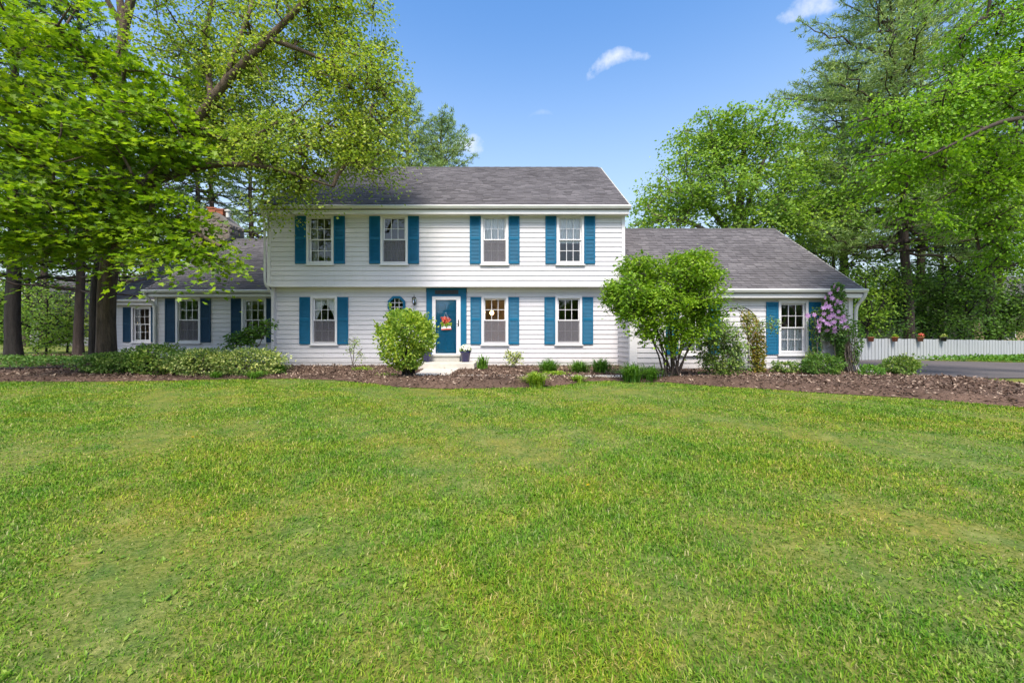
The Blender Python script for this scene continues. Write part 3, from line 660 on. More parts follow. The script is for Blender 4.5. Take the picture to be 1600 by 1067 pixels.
for n_, (cx, zs, yw, st, col) in enumerate(wins):
    at = (cx, yw-.005, zs); w = put('window', WM[0], house, at)
    put('sill', WM[1], w, at)
    for sm, panes in (WM[2], WM[3]):
        put('sash', sm, w, at)
        for p in panes: put('pane', p, w, at)
    if n_ in (1, 2, 4, 5, 6, 9): put('insect_screen', WM[4], w, at)
    cu = []
    if n_ == 0: cu = [curtain_mesh('curtain', -.40, -.26, .1, 1.72, M['sheer'], y=.28)]
    if n_ == 1: cu = [curtain_mesh('curtain', -.40, .40, .1, .85, M['sheer'], y=.3, seed=2)]
    if n_ == 2: cu = [curtain_mesh('curtain', -.40, .40, .82, 1.72, M['cloth'], y=.15, seed=3), curtain_mesh('curtain', -.4, .4, .1, .82, M['sheer'], y=.45, seed=4)]
    if n_ == 3: cu = [curtain_mesh('curtain', -.40, .40, .80, 1.72, M['cloth'], y=.14, seed=5)]
    if st == 'low' and n_ == 4: cu = [curtain_mesh('curtain', -.41, -.02, .9, 1.73, M['cloth'], tie=-.42), curtain_mesh('curtain', .02, .41, .9, 1.73, M['cloth'], tie=.42, seed=1), curtain_mesh('curtain', -.41, .41, 1.5, 1.73, M['cloth'], y=.24)]
    if st == 'rw': cu = [curtain_mesh('curtain', -.40, .40, .1, .93, M['cloth'], y=.16, seed=n_)]
    if st == 'lw': cu = [curtain_mesh('curtain', -.40, -.25, .1, 1.72, M['sheer'], y=.26)]
    for c in cu: put('curtain', c, w, at)
    for sx in (-1, 1):
        if st == 'fl' and False: continue
        a = (cx-.512-.405 if sx < 0 else cx+.512, yw-.012, zs+.015)
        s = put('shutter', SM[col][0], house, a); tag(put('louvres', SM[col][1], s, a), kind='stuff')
# ---- eight sided window
ox_, oz_, orad = OCT
def octo(r): return [(ox_+r*math.cos(R_(22.5+45*k))/math.cos(R_(22.5)), oz_+r*math.sin(R_(22.5+45*k))/math.cos(R_(22.5))) for k in range(8)]
om = MB(); A, Bq = octo(orad), octo(orad-.085)
V = [(x_, D_LOW-.075, z_) for x_, z_ in A]+[(x_, D_LOW-.075, z_) for x_, z_ in Bq]+[(x_, D_LOW+.0, z_) for x_, z_ in A]+[(x_, D_LOW+.06, z_) for x_, z_ in Bq]
F = []
for k in range(8):
    q = (k+1) % 8; F += [(k, q, 8+q, 8+k), (k, 16+k, 16+q, q), (8+k, 8+q, 24+q, 24+k)]
om.add(V, F); ow = hpart('window', om, M['teal']); tag(ow, 'teal framed eight sided window')
g = MB()
for k in (-1, 1): g.box(ox_+k*.082-.01, ox_+k*.082+.01, D_LOW-.005, D_LOW+.02, oz_-.243, oz_+.243)
for k in (-1, 1):
    for a, b in ((-.243, -.092), (-.072, .072), (.092, .243)): g.box(ox_+a, ox_+b, D_LOW-.004, D_LOW+.019, oz_+k*.082-.01, oz_+k*.082+.01)
g.build('muntins', M['trim'], ow)
for ia, (a0, a1) in enumerate(((-.24, -.092), (-.072, .072), (.092, .24))):
    for ib, (b0, b1) in enumerate(((-.24, -.092), (-.072, .072), (.092, .24))):
        q = MB()
        if ia != 1 and ib != 1:
            sx, sz = (-1 if ia == 0 else 1), (-1 if ib == 0 else 1)
            tri = [(ox_+sx*.092, oz_+sz*.092), (ox_+sx*.24, oz_+sz*.092), (ox_+sx*.092, oz_+sz*.24)]
            q.prism([(u, v) for u, v in tri], 'y', D_LOW+.005, D_LOW+.009)
        else: q.box(ox_+a0, ox_+a1, D_LOW+.005, D_LOW+.009, oz_+b0, oz_+b1)
        q.build('pane', M['glass'], ow)
fr_ = MB()
for sx in (-1, 1):
    for sz in (-1, 1): fr_.prism([(ox_+sx*.10, oz_+sz*.25), (ox_+sx*.25, oz_+sz*.10), (ox_+sx*.25, oz_+sz*.25)], 'y', D_LOW+.013, D_LOW+.03)
fr_.build('corner_fill', M['interior'], ow)
# ---- door
dx0, dx1 = X(676, D_LOW), X(720, D_LOW); ds = MB(); tz = 2.96
ds.box(DOOR[0]-.03, dx0, D_LOW-.06, D_LOW+.1, .23, tz); ds.box(dx1, DOOR[1]+.03, D_LOW-.06, D_LOW+.1, .23, tz); ds.box(dx0, dx1, D_LOW-.06, D_LOW+.1, Z(463.5, D_LOW), tz)
sur = hpart('door_surround', ds, M['teal'])
dt = MB(); n = 7; xa, xb = X(680, D_LOW), X(716.5, D_LOW); zt_, zb_ = Z(454, D_LOW), Z(459.5, D_LOW)
dt.box(xa, xb, D_LOW-.072, D_LOW-.061, zb_-.01, zt_+.01)
for k in range(n): st = (xb-xa)/n; dt.box(xa+k*st+.015, xa+(k+1)*st-.015, D_LOW-.082, D_LOW-.073, zb_, zt_)
dt.build('dentil_strip', M['dark_strip'], sur)
zt, zb = Z(463.5, D_LOW), Z(554, D_LOW)
sf = MB(); gx0, gx1, gt, gb = X(681.2, D_LOW), X(713.6, D_LOW), Z(468.8, D_LOW), Z(552, D_LOW)
sf.box(dx0, gx0, D_LOW-.09, D_LOW-.03, zb, zt); sf.box(gx1, dx1, D_LOW-.09, D_LOW-.03, zb, zt); sf.box(gx0, gx1, D_LOW-.09, D_LOW-.03, gt, zt); sf.box(gx0, gx1, D_LOW-.09, D_LOW-.03, zb, gb)
storm = hpart('storm_door', sf, M['trim']); tag(storm, 'white framed glass storm door')
q = MB(); q.box(gx0, gx1, D_LOW-.06, D_LOW-.056, gb, gt); q.build('pane', M['glass'], storm)
q = MB(); hx = X(717, D_LOW); q.box(hx-.02, hx+.02, D_LOW-.102, D_LOW-.09, 1.52, 1.76); q.tube([(hx, D_LOW-.1, 1.58), (hx-.0, D_LOW-.15, 1.6), (hx-.07, D_LOW-.15, 1.61)], .012, 8); q.build('handle', M['black'], storm)
dd = MB(); dd.box(dx0+.02, dx1-.02, D_LOW+.02, D_LOW+.07, .4, zt); door = hpart('door', dd, M['door']); tag(door, 'teal panelled front door')
cx_ = (gx0+gx1)/2; wd = (gx1-gx0)/2-.02
for xa, xb, za, zb2 in ((cx_-wd+.05, cx_-.03, 1.28, 1.98), (cx_+.03, cx_+wd-.05, 1.28, 1.98), (cx_-wd+.05, cx_-.03, .62, 1.16), (cx_+.03, cx_+wd-.05, .62, 1.16), (cx_-wd+.05, cx_-.03, 2.08, 2.36), (cx_+.03, cx_+wd-.05, 2.08, 2.36)):
    q = MB(); q.add([(xa, D_LOW+.019, za), (xb, D_LOW+.019, za), (xb, D_LOW+.019, zb2), (xa, D_LOW+.019, zb2), (xa+.04, D_LOW+.003, za+.04), (xb-.04, D_LOW+.003, za+.04), (xb-.04, D_LOW+.003, zb2-.04), (xa+.04, D_LOW+.003, zb2-.04)], [(0, 1, 5, 4), (1, 2, 6, 5), (2, 3, 7, 6), (3, 0, 4, 7), (4, 5, 6, 7)]); q.build('door_panel', M['door'], door)
# door sill box and stoop
q = MB(); q.box(dx0-.01, dx1+.0, D_LOW-.40, D_LOW-.0, .22, .40); q.box(dx0-.04, dx1+.03, D_LOW-.44, D_LOW-.0, .401, .455); hpart('door_step', q, M['step'])
q = MB(); q.box(X(646, 14.2), X(741, 14.2), 14.2, D_LOW-.062, -.15, .215); stoop = q.build('stoop', M['concrete']); tag(stoop, 'low grey concrete stoop in front of the teal front door', 'stoop')
bv = stoop.modifiers.new('bevel', 'BEVEL'); bv.width = .012; bv.segments = 2
# ---- chimney of field stone
def chimney():
    x0, x1, y0, y1 = -16.75, -14.75, 21.7, 22.9; zt = Z(334, 22); xk = X(337, 21.7)
    m = MB(); prof = [(x0, 2.6), (x1, 2.6), (x1, Z(350, 21.7)), (xk, zt), (x0, zt)]
    m.prism(prof, 'y', y0+.03, y1); ch = hpart('chimney', m, M['mortar'])
    r2 = random.Random(4); zs_ = Z(350, 21.7)
    def face(a0, a1, topf, place):
        z = 3.6
        while z < zt-.02:
            h = r2.uniform(.13, .34); xx = a0
            while xx < a1-.02:
                xe = min(xx+r2.uniform(.14, .52), a1); top = topf((xx+xe)/2); za = z+r2.uniform(-.03, .03); zb = min(z+h+r2.uniform(-.05, .05), top)
                if zb-za > .06 and xe-xx > .05:
                    n = 9; cx, cz = (xx+xe)/2, (za+zb)/2; rx, rz = (xe-xx)/2-.012, (zb-za)/2-.010; pts = []
                    for k in range(n):
                        a = 2*math.pi*(k+r2.uniform(.2, .8))/n; f = r2.uniform(.92, 1.25)
                        pts.append((cx+max(-rx, min(rx, rx*f*math.cos(a))), cz+max(-rz, min(rz, rz*f*math.sin(a)))))
                    dp = r2.uniform(.015, .06); V = [place(p, -.001, q) for p, q in pts]+[place(cx+(p-cx)*.75, dp, cz+(q-cz)*.75) for p, q in pts]
                    mm = MB(); mm.add(V, [(k, (k+1) % n, n+(k+1) % n, n+k) for k in range(n)]+[tuple(range(n, 2*n))]); mm.build('stone', M['stone'], ch)
                xx = xe
            z += h
    face(x0, x1, lambda v: zt if v < xk else zt+(zs_-zt)*(v-xk)/(x1-xk), lambda p, o, q: (p, y0+.03-o, q))
    face(y0+.04, y1, lambda v: zs_, lambda p, o, q: (x1+o, p, q))
    for px0, px1, hgt in ((322, 334, .34), (335, 346, .26)):
        a, b = X(px0, 22), X(px1, 22); q = MB(); q.box(a, b, 22.1, 22.5, zt-.02, zt+hgt-.04); q.box(a-.03, b+.03, 22.07, 22.53, zt+hgt-.039, zt+hgt+.03); q.build('flue_pot', M['terracotta'], ch)
    q = MB(); q.lathe([(.09, 0), (.09, .3), (.15, .32), (.15, .38), (.03, .44)], (X(352, 22), 22.2, zt-.15), 12); q.build('metal_flue', M['gutter'], ch)
chimney()
# small vent box on the porch wing
q = MB(); q.box(X(219.5, D_FL), X(235, D_FL), D_FL-.25, D_FL-.032, Z(548, D_FL), Z(539.5, D_FL)); hpart('wall_vent', q, M['dark_strip'])
# ---- lights inside that show through the panes
def lamp(name, label, loc, r, mat, power, col):
    t = thing(name, (loc[0], loc[1], loc[2]), label, 'lamp'); m = MB(); m.lathe([(.2*r, -r), (.8*r, -.6*r), (r, 0), (.8*r, .6*r), (.2*r, r)], (0, 0, 0), 14); put('bulb', m.mesh('bulb', mat, True), t, loc)
    m = MB(); m.tube([(0, 0, r), (0, 0, r+.35)], .008, 6); put('stem', m.mesh('stem', M['black']), t, loc)
    l = bpy.data.lights.new(name+'_light', 'POINT'); l.energy = power; l.color = col; l.shadow_soft_size = r; lo = bpy.data.objects.new(name+'_light', l); lo.location = (loc[0], loc[1]-r*1.4, loc[2]); C.objects.link(lo)
lamp('pendant_lamp', 'lit amber pendant lamp seen through the window right of the front door', (X(768.5, 17.9), 17.9, Z(489, 17.9)), .09, M['bulb'], 60, (1, .62, .3))
lamp('globe_lamp', 'lit round globe lamp seen through the rightmost upstairs window', (X(875, 16.2), 16.2, Z(348, 16.2)), .09, M['globe'], 4, (1, .75, .5))
lamp('table_lamp', 'tiny lit lamp seen through the window nearest the big maple trunk', (X(213, 22.2), 22.2, Z(505, 22.2)), .06, M['bulb'], 4, (1, .65, .3))
# ------------------------------------------------------------------ small things at the door
t = thing('wall_lantern', (X(648.5, D_LOW), D_LOW, Z(470, D_LOW)), 'small black wall lantern between the eight sided window and the front door', 'lantern')
lx, lz = X(648.5, D_LOW), Z(470, D_LOW); ly = D_LOW-.16
q = MB(); q.lathe([(.012, .13), (.03, .135), (.075, .10), (.085, .085), (.012, .082)], (lx, ly, lz), 8); q.lathe([(.004, .13), (.012, .16), (.003, .23)], (lx, ly, lz), 8); q.build('cap', M['black'], t)
q = MB()
for k in range(6): a = k*math.pi/3; q.tube([(lx+.072*math.cos(a), ly+.072*math.sin(a), lz+.085), (lx+.05*math.cos(a), ly+.05*math.sin(a), lz-.10)], .007, 5)
q.lathe([(.058, -.10), (.06, -.115), (.02, -.15), (.012, -.19)], (lx, ly, lz), 8); q.build('cage', M['black'], t)
q = MB(); q.lathe([(.045, -.098), (.066, .08)], (lx, ly, lz), 6); q.build('glass', M['glass'], t)
q = MB(); q.box(lx-.04, lx+.04, D_LOW-.05, D_LOW-.031, lz-.14, lz+.05); q.tube([(lx, D_LOW-.05, lz-.05), (lx, D_LOW-.1, lz-.19), (lx, ly, lz-.18)], .01, 6); q.build('bracket', M['black'], t)
# door hanging: a painted basket of flowers on a ribbon
hx, hz, hy = X(697.5, D_LOW), Z(503, D_LOW), D_LOW-.10
t = thing('door_hanging', (hx, hy, hz-.3), 'colourful hanging of red and pink flowers over a white sign on the teal door', 'door hanging')
q = MB(); q.tube([(hx-.13, hy, hz+.02), (hx-.01, hy+.01, hz+.36), (hx+.12, hy, hz+.02)], .007, 5); q.build('ribbon', M['cloth'], t)
q = MB(); q.prism([(hx-.17, hz-.30), (hx+.20, hz-.28), (hx+.17, hz-.15), (hx+.08, hz-.05), (hx-.12, hz-.05), (hx-.17, hz-.15)], 'y', hy-.01, hy+.01); q.build('sign_board', M['cloth'], t)
q = MB(); q.prism([(hx-.17, hz-.305), (hx+.21, hz-.285), (hx+.20, hz-.245), (hx-.16, hz-.265)], 'y', hy-.018, hy-.0105); q.build('sign_edge', M['red_petal'], t)
r2 = np.random.default_rng(5); n = 90; p = np.stack([hx+r2.normal(0, .075, n), hy-.03+r2.normal(0, .012, n), hz+.06+r2.normal(0, .05, n)], 1)
a = np.stack([r2.normal(size=n), r2.normal(size=n)*.3, r2.normal(size=n)], 1); nn = np.stack([r2.normal(size=n)*.4, -np.ones(n), r2.normal(size=n)*.4], 1); tag(put('blossoms', leaf_mesh('blossoms', p, a, nn, r2.uniform(.06, .1, n), 'oval', M['red_petal']), t), kind='stuff')
p = np.stack([hx+r2.normal(0, .08, n), hy-.025+r2.normal(0, .01, n), hz-.09+r2.normal(0, .03, n)], 1); tag(put('foliage', leaf_mesh('foliage', p, a, nn, r2.uniform(.06, .1, n), 'oval', M['chart']), t), kind='stuff')
def planter(px, d, label, seed):
    x0 = X(px, d); z0 = .217; t = thing('planter', (x0, d, z0), label, 'planter', 'blue glazed planters beside the front door')
    q = MB(); q.lathe([(.125, 0), (.14, .01), (.185, .33), (.205, .34), (.205, .39), (.18, .39), (.165, .34)], (x0, d, z0), 24); q.build('pot', M['bluepot'], t, True)
    r2 = np.random.default_rng(seed); n = 420; u = unit(r2.normal(size=(n, 3))); u[:, 2] = np.abs(u[:, 2]); p = np.array([x0, d, z0+.38])+u*np.array([.2, .2, .2])*r2.uniform(.4, 1, (n, 1))
    tag(put('foliage', leaf_mesh('foliage', p, u+r2.normal(size=(n, 3))*.5, u+np.array([0, 0, .6]), r2.uniform(.05, .09, n), 'oval', M['lowgreen']), t), kind='stuff')
    n = 260; u = unit(r2.normal(size=(n, 3))); u[:, 2] = np.abs(u[:, 2])*.9+.1; p = np.array([x0, d, z0+.41])+u*np.array([.21, .21, .22])
    tag(put('blossoms', leaf_mesh('blossoms', p, np.cross(u, r2.normal(size=(n, 3))), u, r2.uniform(.04, .07, n), 'oval', M['white_petal'], 1.3), t), kind='stuff')
planter(727.3, 15.05, 'cobalt blue planter of white flowers right of the front door', 21)
planter(666, 15.05, 'cobalt blue planter left of the front door behind the round shrub', 22)
# ------------------------------------------------------------------ fence with hanging pots
FA, FB = np.array([15.2, 21.0]), np.array([33.5, 24.6]); fd = (FB-FA)/np.linalg.norm(FB-FA)
fence = thing('board_fence', (FA[0], FA[1], G(*FA)), 'long pale weathered board fence behind the driveway', 'fence')
nb = int(np.linalg.norm(FB-FA)/.213); fn = np.array([fd[1], -fd[0]])
for k in range(nb):
    c = FA+fd*(.213*k+.1); zt = 1.15-3.5/FPX*21+.0+random.uniform(-.015, .015)-.008*0; hw = .092+random.uniform(-.006, .003); z0 = G(*c)+.03
    zt = Z(528.5 if c[1] < 21.5 else 528.5+(c[1]-21.5)*1.6, c[1])+random.uniform(-.012, .012); of = random.uniform(-.006, .006)
    a, b = c-fd*hw, c+fd*hw; f0, f1 = fn*(.012+of), fn*(-.012+of); V = [(*(a+f0), z0), (*(b+f0), z0), (*(b+f1), z0), (*(a+f1), z0), (*(a+f0), zt), (*(b+f0), zt+random.uniform(-.006, .006)), (*(b+f1), zt), (*(a+f1), zt)]
    V = np.array(V)-np.array([*c, z0]); m = MB(); m.add(V, [(0, 3, 2, 1), (4, 5, 6, 7), (0, 1, 5, 4), (1, 2, 6, 5), (2, 3, 7, 6), (3, 0, 4, 7)]); put('board', m.mesh('board', M['fence']), fence, (*c, z0))
for zz_ in (.25, .85):
    m = MB(); a = FA-fn*.045; b = FB-fn*.045; m.tube([(*a, G(*FA)+zz_), (*b, G(*FB)+zz_+.05)], .03, 4); m.build('rail', M['fence'], fence)
fam = lambda px: next(FA+fd*s for s in np.arange(0, 20, .01) if X(px, (FA+fd*s)[1]) <= (FA+fd*s)[0])
for px, lab, mat_, fl in ((1356, 'terracotta pot hung on the fence nearest the house', 'terracotta', None), (1393, 'second terracotta pot from the house on the fence, trailing yellowish plant', 'terracotta', 'chart'), (1433, 'terracotta pot with red flowers hung on the fence', 'terracotta', 'red_petal'), (1469, 'dark pot with pale green plant hung on the fence, farthest from the house', 'iron', 'varieg')):
    c = fam(px)+fn*.16; ztop = Z(527, c[1])+.02; t = thing('fence_pot', (c[0], c[1], ztop-.24), lab, 'flower pot', 'pots hung on the board fence')
    q = MB(); q.lathe([(.085, -.24), (.10, -.235), (.125, -.05), (.145, -.045), (.145, 0), (.12, 0), (.11, -.04)], (c[0], c[1], ztop), 16); q.build('pot', M[mat_], t, True)
    q = MB(); q.tube([(c[0], c[1]+.05, ztop-.06), (c[0]-fn[0]*.1, c[1]-fn[1]*.13+.0, ztop-.02)], .012, 6); q.build('hook', M['iron'], t)
    n = 120; u = unit(rng.normal(size=(n, 3))); u[:, 2] = np.abs(u[:, 2]); p = np.array([c[0], c[1], ztop-.03])+u*np.array([.12, .12, .16])*rng.uniform(.3, 1, (n, 1))
    tag(put('foliage', leaf_mesh('foliage', p, u+rng.normal(size=(n, 3))*.4, u+np.array([0, 0, .4]), rng.uniform(.05, .09, n), 'oval', M['dark' if fl is None else ('dark' if fl == 'red_petal' else fl)]), t), kind='stuff')
    if fl == 'red_petal':
        u = u[:60]; p = np.array([c[0]+.03, c[1], ztop+.05])+u*np.array([.14, .1, .15]); tag(put('blossoms', leaf_mesh('blossoms', p, np.cross(u, rng.normal(size=(60, 3))), u, rng.uniform(.05, .08, 60), 'oval', M['red_petal']), t), kind='stuff')
# ------------------------------------------------------------------ plant builders
def bush(label, base, rx, ry, h, n, leaf, mat, seed, cat='shrub', group=None, name='shrub', z_low=.0, shape='oval', stems=9, stem_mat='bark_grey', lump=.2, up=.5, inner=.5, bulge=.5):
    r2 = np.random.default_rng(seed); x0, y0 = base; z0 = G(x0, y0); t = thing(name, (x0, y0, z0), label, cat, group)
    u = unit(r2.normal(size=(n, 3))); ph = r2.random(12)*6.28
    lum = 1+lump*(np.sin(3*u[:, 0]+4*u[:, 2]+ph[0])*.5+np.sin(5*u[:, 1]-3*u[:, 0]+ph[1])*.4+np.sin(7*u[:, 2]+6*u[:, 0]+ph[2])*.35+np.sin(11*u[:, 0]-9*u[:, 1]+8*u[:, 2]+ph[3])*.3)
    r = (inner+(1-inner)*r2.random(n)**.5)*lum*(1+.12*r2.normal(size=n)**2*.4)
    zc = z_low+(h-z_low)*bulge; rz = np.where(u[:, 2] > 0, h-zc, zc-z_low)
    p = np.stack([x0+u[:, 0]*rx*r, y0+u[:, 1]*ry*r, z0+zc+u[:, 2]*rz*np.minimum(r, 1.12)], 1); p[:, 2] = np.maximum(p[:, 2], z0+.01)
    ax = u+r2.normal(size=(n, 3))*.7+np.array([0, 0, .1]); nr = u*.6+r2.normal(size=(n, 3))*.5+np.array([0, 0, up])
    tag(put('foliage', leaf_mesh('foliage', p, ax, nr, leaf*r2.uniform(.65, 1.25, n), shape, M[mat]), t), kind='stuff')
    P, Q = [], []
    if stems and h > .5:
        for k in range(16):
            e0 = p[np.argmax(u @ unit(r2.normal(size=3)*np.array([1, 1, .5])+np.array([0, 0, .6])))]; dv = unit((e0-np.array([x0, y0, z0+zc*.6]))+np.array([0, 0, .35])+r2.normal(size=3)*.15); ln = r2.uniform(.12, .3)*min(h, 1.2); c = e0+dv*ln*np.linspace(-.4, 1, 6)[:, None]; P.append(c); Q.append(np.full(6, .004))
            q_ = r2.uniform(0, 1, 12); lp = e0+dv*(ln*q_)[:, None]; tag(put('sprig', leaf_mesh('sprig', lp, dv+r2.normal(size=(12, 3))*.7, r2.normal(size=(12, 3))+np.array([0, 0, 1.]), leaf*r2.uniform(.6, 1.1, 12), shape, M[mat]), t), kind='stuff')
    for k in range(stems):
        e = p[r2.integers(n)]; s = np.array([x0+r2.normal()*.05*rx/.4, y0+r2.normal()*.05, z0-.03]); mid = s*.45+e*.55+np.array([0, 0, .08*h]); mid[:2] = s[:2]*.6+e[:2]*.4
        c = resample(np.array([s, mid, e]), .12); P.append(c); Q.append(np.linspace(.016, .005, len(c))*(1+.5*h))
    if stems: V, F = tube_arrays(P, Q, 6); put('stems', npmesh('stems', V, F, M[stem_mat], True), t)
    return t
def clump(label, base, rad, h, n, mat, seed, cat='plant', name='strap_plant', w=.022, lean=1.0, group=None):
    """arching strap leaves from one crown"""
    r2 = np.random.default_rng(seed); x0, y0 = base; z0 = G(x0, y0); a = r2.uniform(0, 6.283, n); L = h*r2.uniform(.7, 1.3, n); ln = (rad*r2.uniform(.2, 1.2, n)+.25*L*r2.random(n))*lean; L = L*(1.1-.45*np.clip(ln/(rad+.1), 0, 1.1))
    b = np.stack([x0+r2.normal(0, rad*.22, n), y0+r2.normal(0, rad*.22, n), np.full(n, z0)], 1); d = np.stack([np.cos(a), np.sin(a), np.zeros(n)], 1); s = np.stack([-np.sin(a), np.cos(a), np.zeros(n)], 1)
    ring = []
    for t_ in (0, .3, .6, .85, 1):
        c = b+d*(ln*t_**1.6)[:, None]+np.array([0, 0, 1])*(L*(1.55*t_-.85*t_**2.6))[:, None]; ww = w*(1-.9*t_**3)*.5; ring += [c-s*ww, c+s*ww]
    V = np.stack(ring, 1).reshape(-1, 3); bb = (np.arange(n)*10)[:, None]; F = np.concatenate([bb+np.array([[2*k, 2*k+1, 2*k+3, 2*k+2]]) for k in range(4)])
    o = put(name, npmesh(name, V-np.array([x0, y0, z0]), F, M[mat]), None, (x0, y0, z0)); return tag(o, label, cat, group)
def gp(px, py): return ground_at(px, py)
# ------------------------------------------------------------------ trees
def grow(label, limbs, lobes, leaf, nleaf, R, shape, mat, barkm, seed, name='tree', cat='tree', flat=.16, droop=.35, rmin=.012, k=.012, sides=7, group=None, trunk_sides=14, rough=.0, width=1.0, tilt=.45, lift=.25, hang=.25, limbm=None):
    """limbs: polylines of (x,y,z,r), the first being the trunk; lobes: (centre, radii, sprays). every spray of leaves hangs on a branch that reaches the limbs"""
    r2 = np.random.default_rng(seed); L = [resample(np.array(l, float), .35) for l in limbs]
    base = L[0][0]; t = thing(name, (base[0], base[1], base[2]), label, cat, group)
    nodes = np.concatenate([l[:, :3] for l in L]); parent = []; rad = np.concatenate([l[:, 3] for l in L]); off = 0
    ok = np.concatenate([np.arange(len(l)) > .25*len(l) if i == 0 else np.ones(len(l), bool) for i, l in enumerate(L)])
    cen = []
    for c, r, n in lobes:
        u = unit(r2.normal(size=(n, 3)))*(r2.random((n, 1))**.42); cen.append(np.array(c)+u*np.array(r))
    cen = np.concatenate(cen); d0 = np.array([np.min(np.linalg.norm(nodes-c, axis=1)) for c in cen]); order = np.argsort(d0)
    N = list(nodes); okl = list(ok); par = [-1]*len(N); par0 = len(N); cnt = {}
    outs = np.zeros_like(cen); arr = np.array(N); okarr = np.array(okl); chains = []
    for q in order:
        c = cen[q]; dist = np.linalg.norm(arr-c, axis=1)+.6*np.maximum(0, arr[:, 2]-c[2]); dist[~okarr] = 1e9; j = int(np.argmin(dist)); a = arr[j]; v = c-a; ln = np.linalg.norm(v)
        outs[q] = v/(ln+1e-6); m = max(2, int(ln/.5)+1); tt = np.linspace(0, 1, m+1)[1:]; pth = a+v*tt[:, None]+np.array([0, 0, 1])*(lift*ln*(tt*(1-tt)))[:, None]+r2.normal(size=(m, 3))*(.035*ln*(1-tt))[:, None]
        chains.append((j, len(arr), m)); arr = np.concatenate([arr, pth]); okarr = np.concatenate([okarr, np.ones(m, bool)])
    w = np.zeros(len(arr))
    for j, s, m in reversed(chains):
        w[s:s+m] = np.maximum(w[s:s+m], 0); w[s+m-1] += 1
        for i in range(s+m-2, s-1, -1): w[i] += w[i+1]
        if j >= par0: w[j] += w[s]
    P, Q = [], []
    for j, s, m in chains:
        idx = [j]+list(range(s, s+m)); r = rmin+k*np.sqrt(np.maximum(w[idx], .3)); r[0] = r[1] if len(r) > 1 else r[0]; r[-1] *= .5; P.append(arr[idx]); Q.append(r)
    V, F = tube_arrays(P, Q, 5)
    V0, F0 = tube_arrays([l[:, :3] for l in L[:1]], [L[0][:, 3]], trunk_sides*(3 if rough else 1), rough, seed)
    put('trunk', npmesh('trunk', V0, F0, M[barkm], True), t)
    VL, FL = (tube_arrays([l[:, :3] for l in L[1:]], [l[:, 3] for l in L[1:]], 10, rough*.6, seed) if len(L) > 1 else (np.zeros((0, 3)), np.zeros((0, 4), int)))
    put('limbs', npmesh('limbs', np.concatenate([V, VL]), np.concatenate([F, FL+len(V)]), M[limbm or barkm], True), t)
    # leaves
    n = nleaf; ns = len(cen); rs = R*r2.uniform(.7, 1.35, ns); o = outs.copy(); o[:, 2] *= .3; o = unit(o+r2.normal(size=o.shape)*.25*np.array([1, 1, .2])); e2 = np.cross(np.array([0, 0, 1.0]), o); e2 = unit(e2)
    kk = np.repeat(np.arange(ns), n); nn_ = len(kk); a, b = np.clip(r2.normal(0, .5, nn_), -.95, .95), np.clip(r2.normal(0, .42, nn_), -.8, .8); hgt = r2.normal(0, flat, nn_)-droop*np.maximum(a, -.3)-.25*(a*a+b*b)
    p = cen[kk]+rs[kk][:, None]*(a[:, None]*o[kk]+b[:, None]*e2[kk])+np.array([0, 0, 1])*(rs[kk]*hgt)[:, None]
    ax = o[kk]*(.5+a[:, None]*.6)+e2[kk]*(b*.9)[:, None]+r2.normal(size=(nn_, 3))*.4-np.array([0, 0, hang])
    nr = np.array([0, 0, 1.0])+o[kk]*droop+r2.normal(size=(nn_, 3))*tilt
    if nleaf > 30:
        TP, TQ = [], []
        for q_ in range(ns):
            for e_ in p[q_*n+r2.integers(0, n, 6)]: TP.append(np.array([cen[q_], (cen[q_]+e_)/2+np.array([0, 0, .03*R]), e_])); TQ.append(np.array([rmin*.6, rmin*.45, rmin*.25]))
        VT, FT = tube_arrays(TP, TQ, 4); tag(put('twigs', npmesh('twigs', VT, FT, M[limbm or barkm], True), t), kind='stuff')
    tag(put('crown', leaf_mesh('crown', p, ax, nr, leaf*r2.uniform(.6, 1.25, nn_), shape, M[mat], width), t), kind='stuff')
    return t
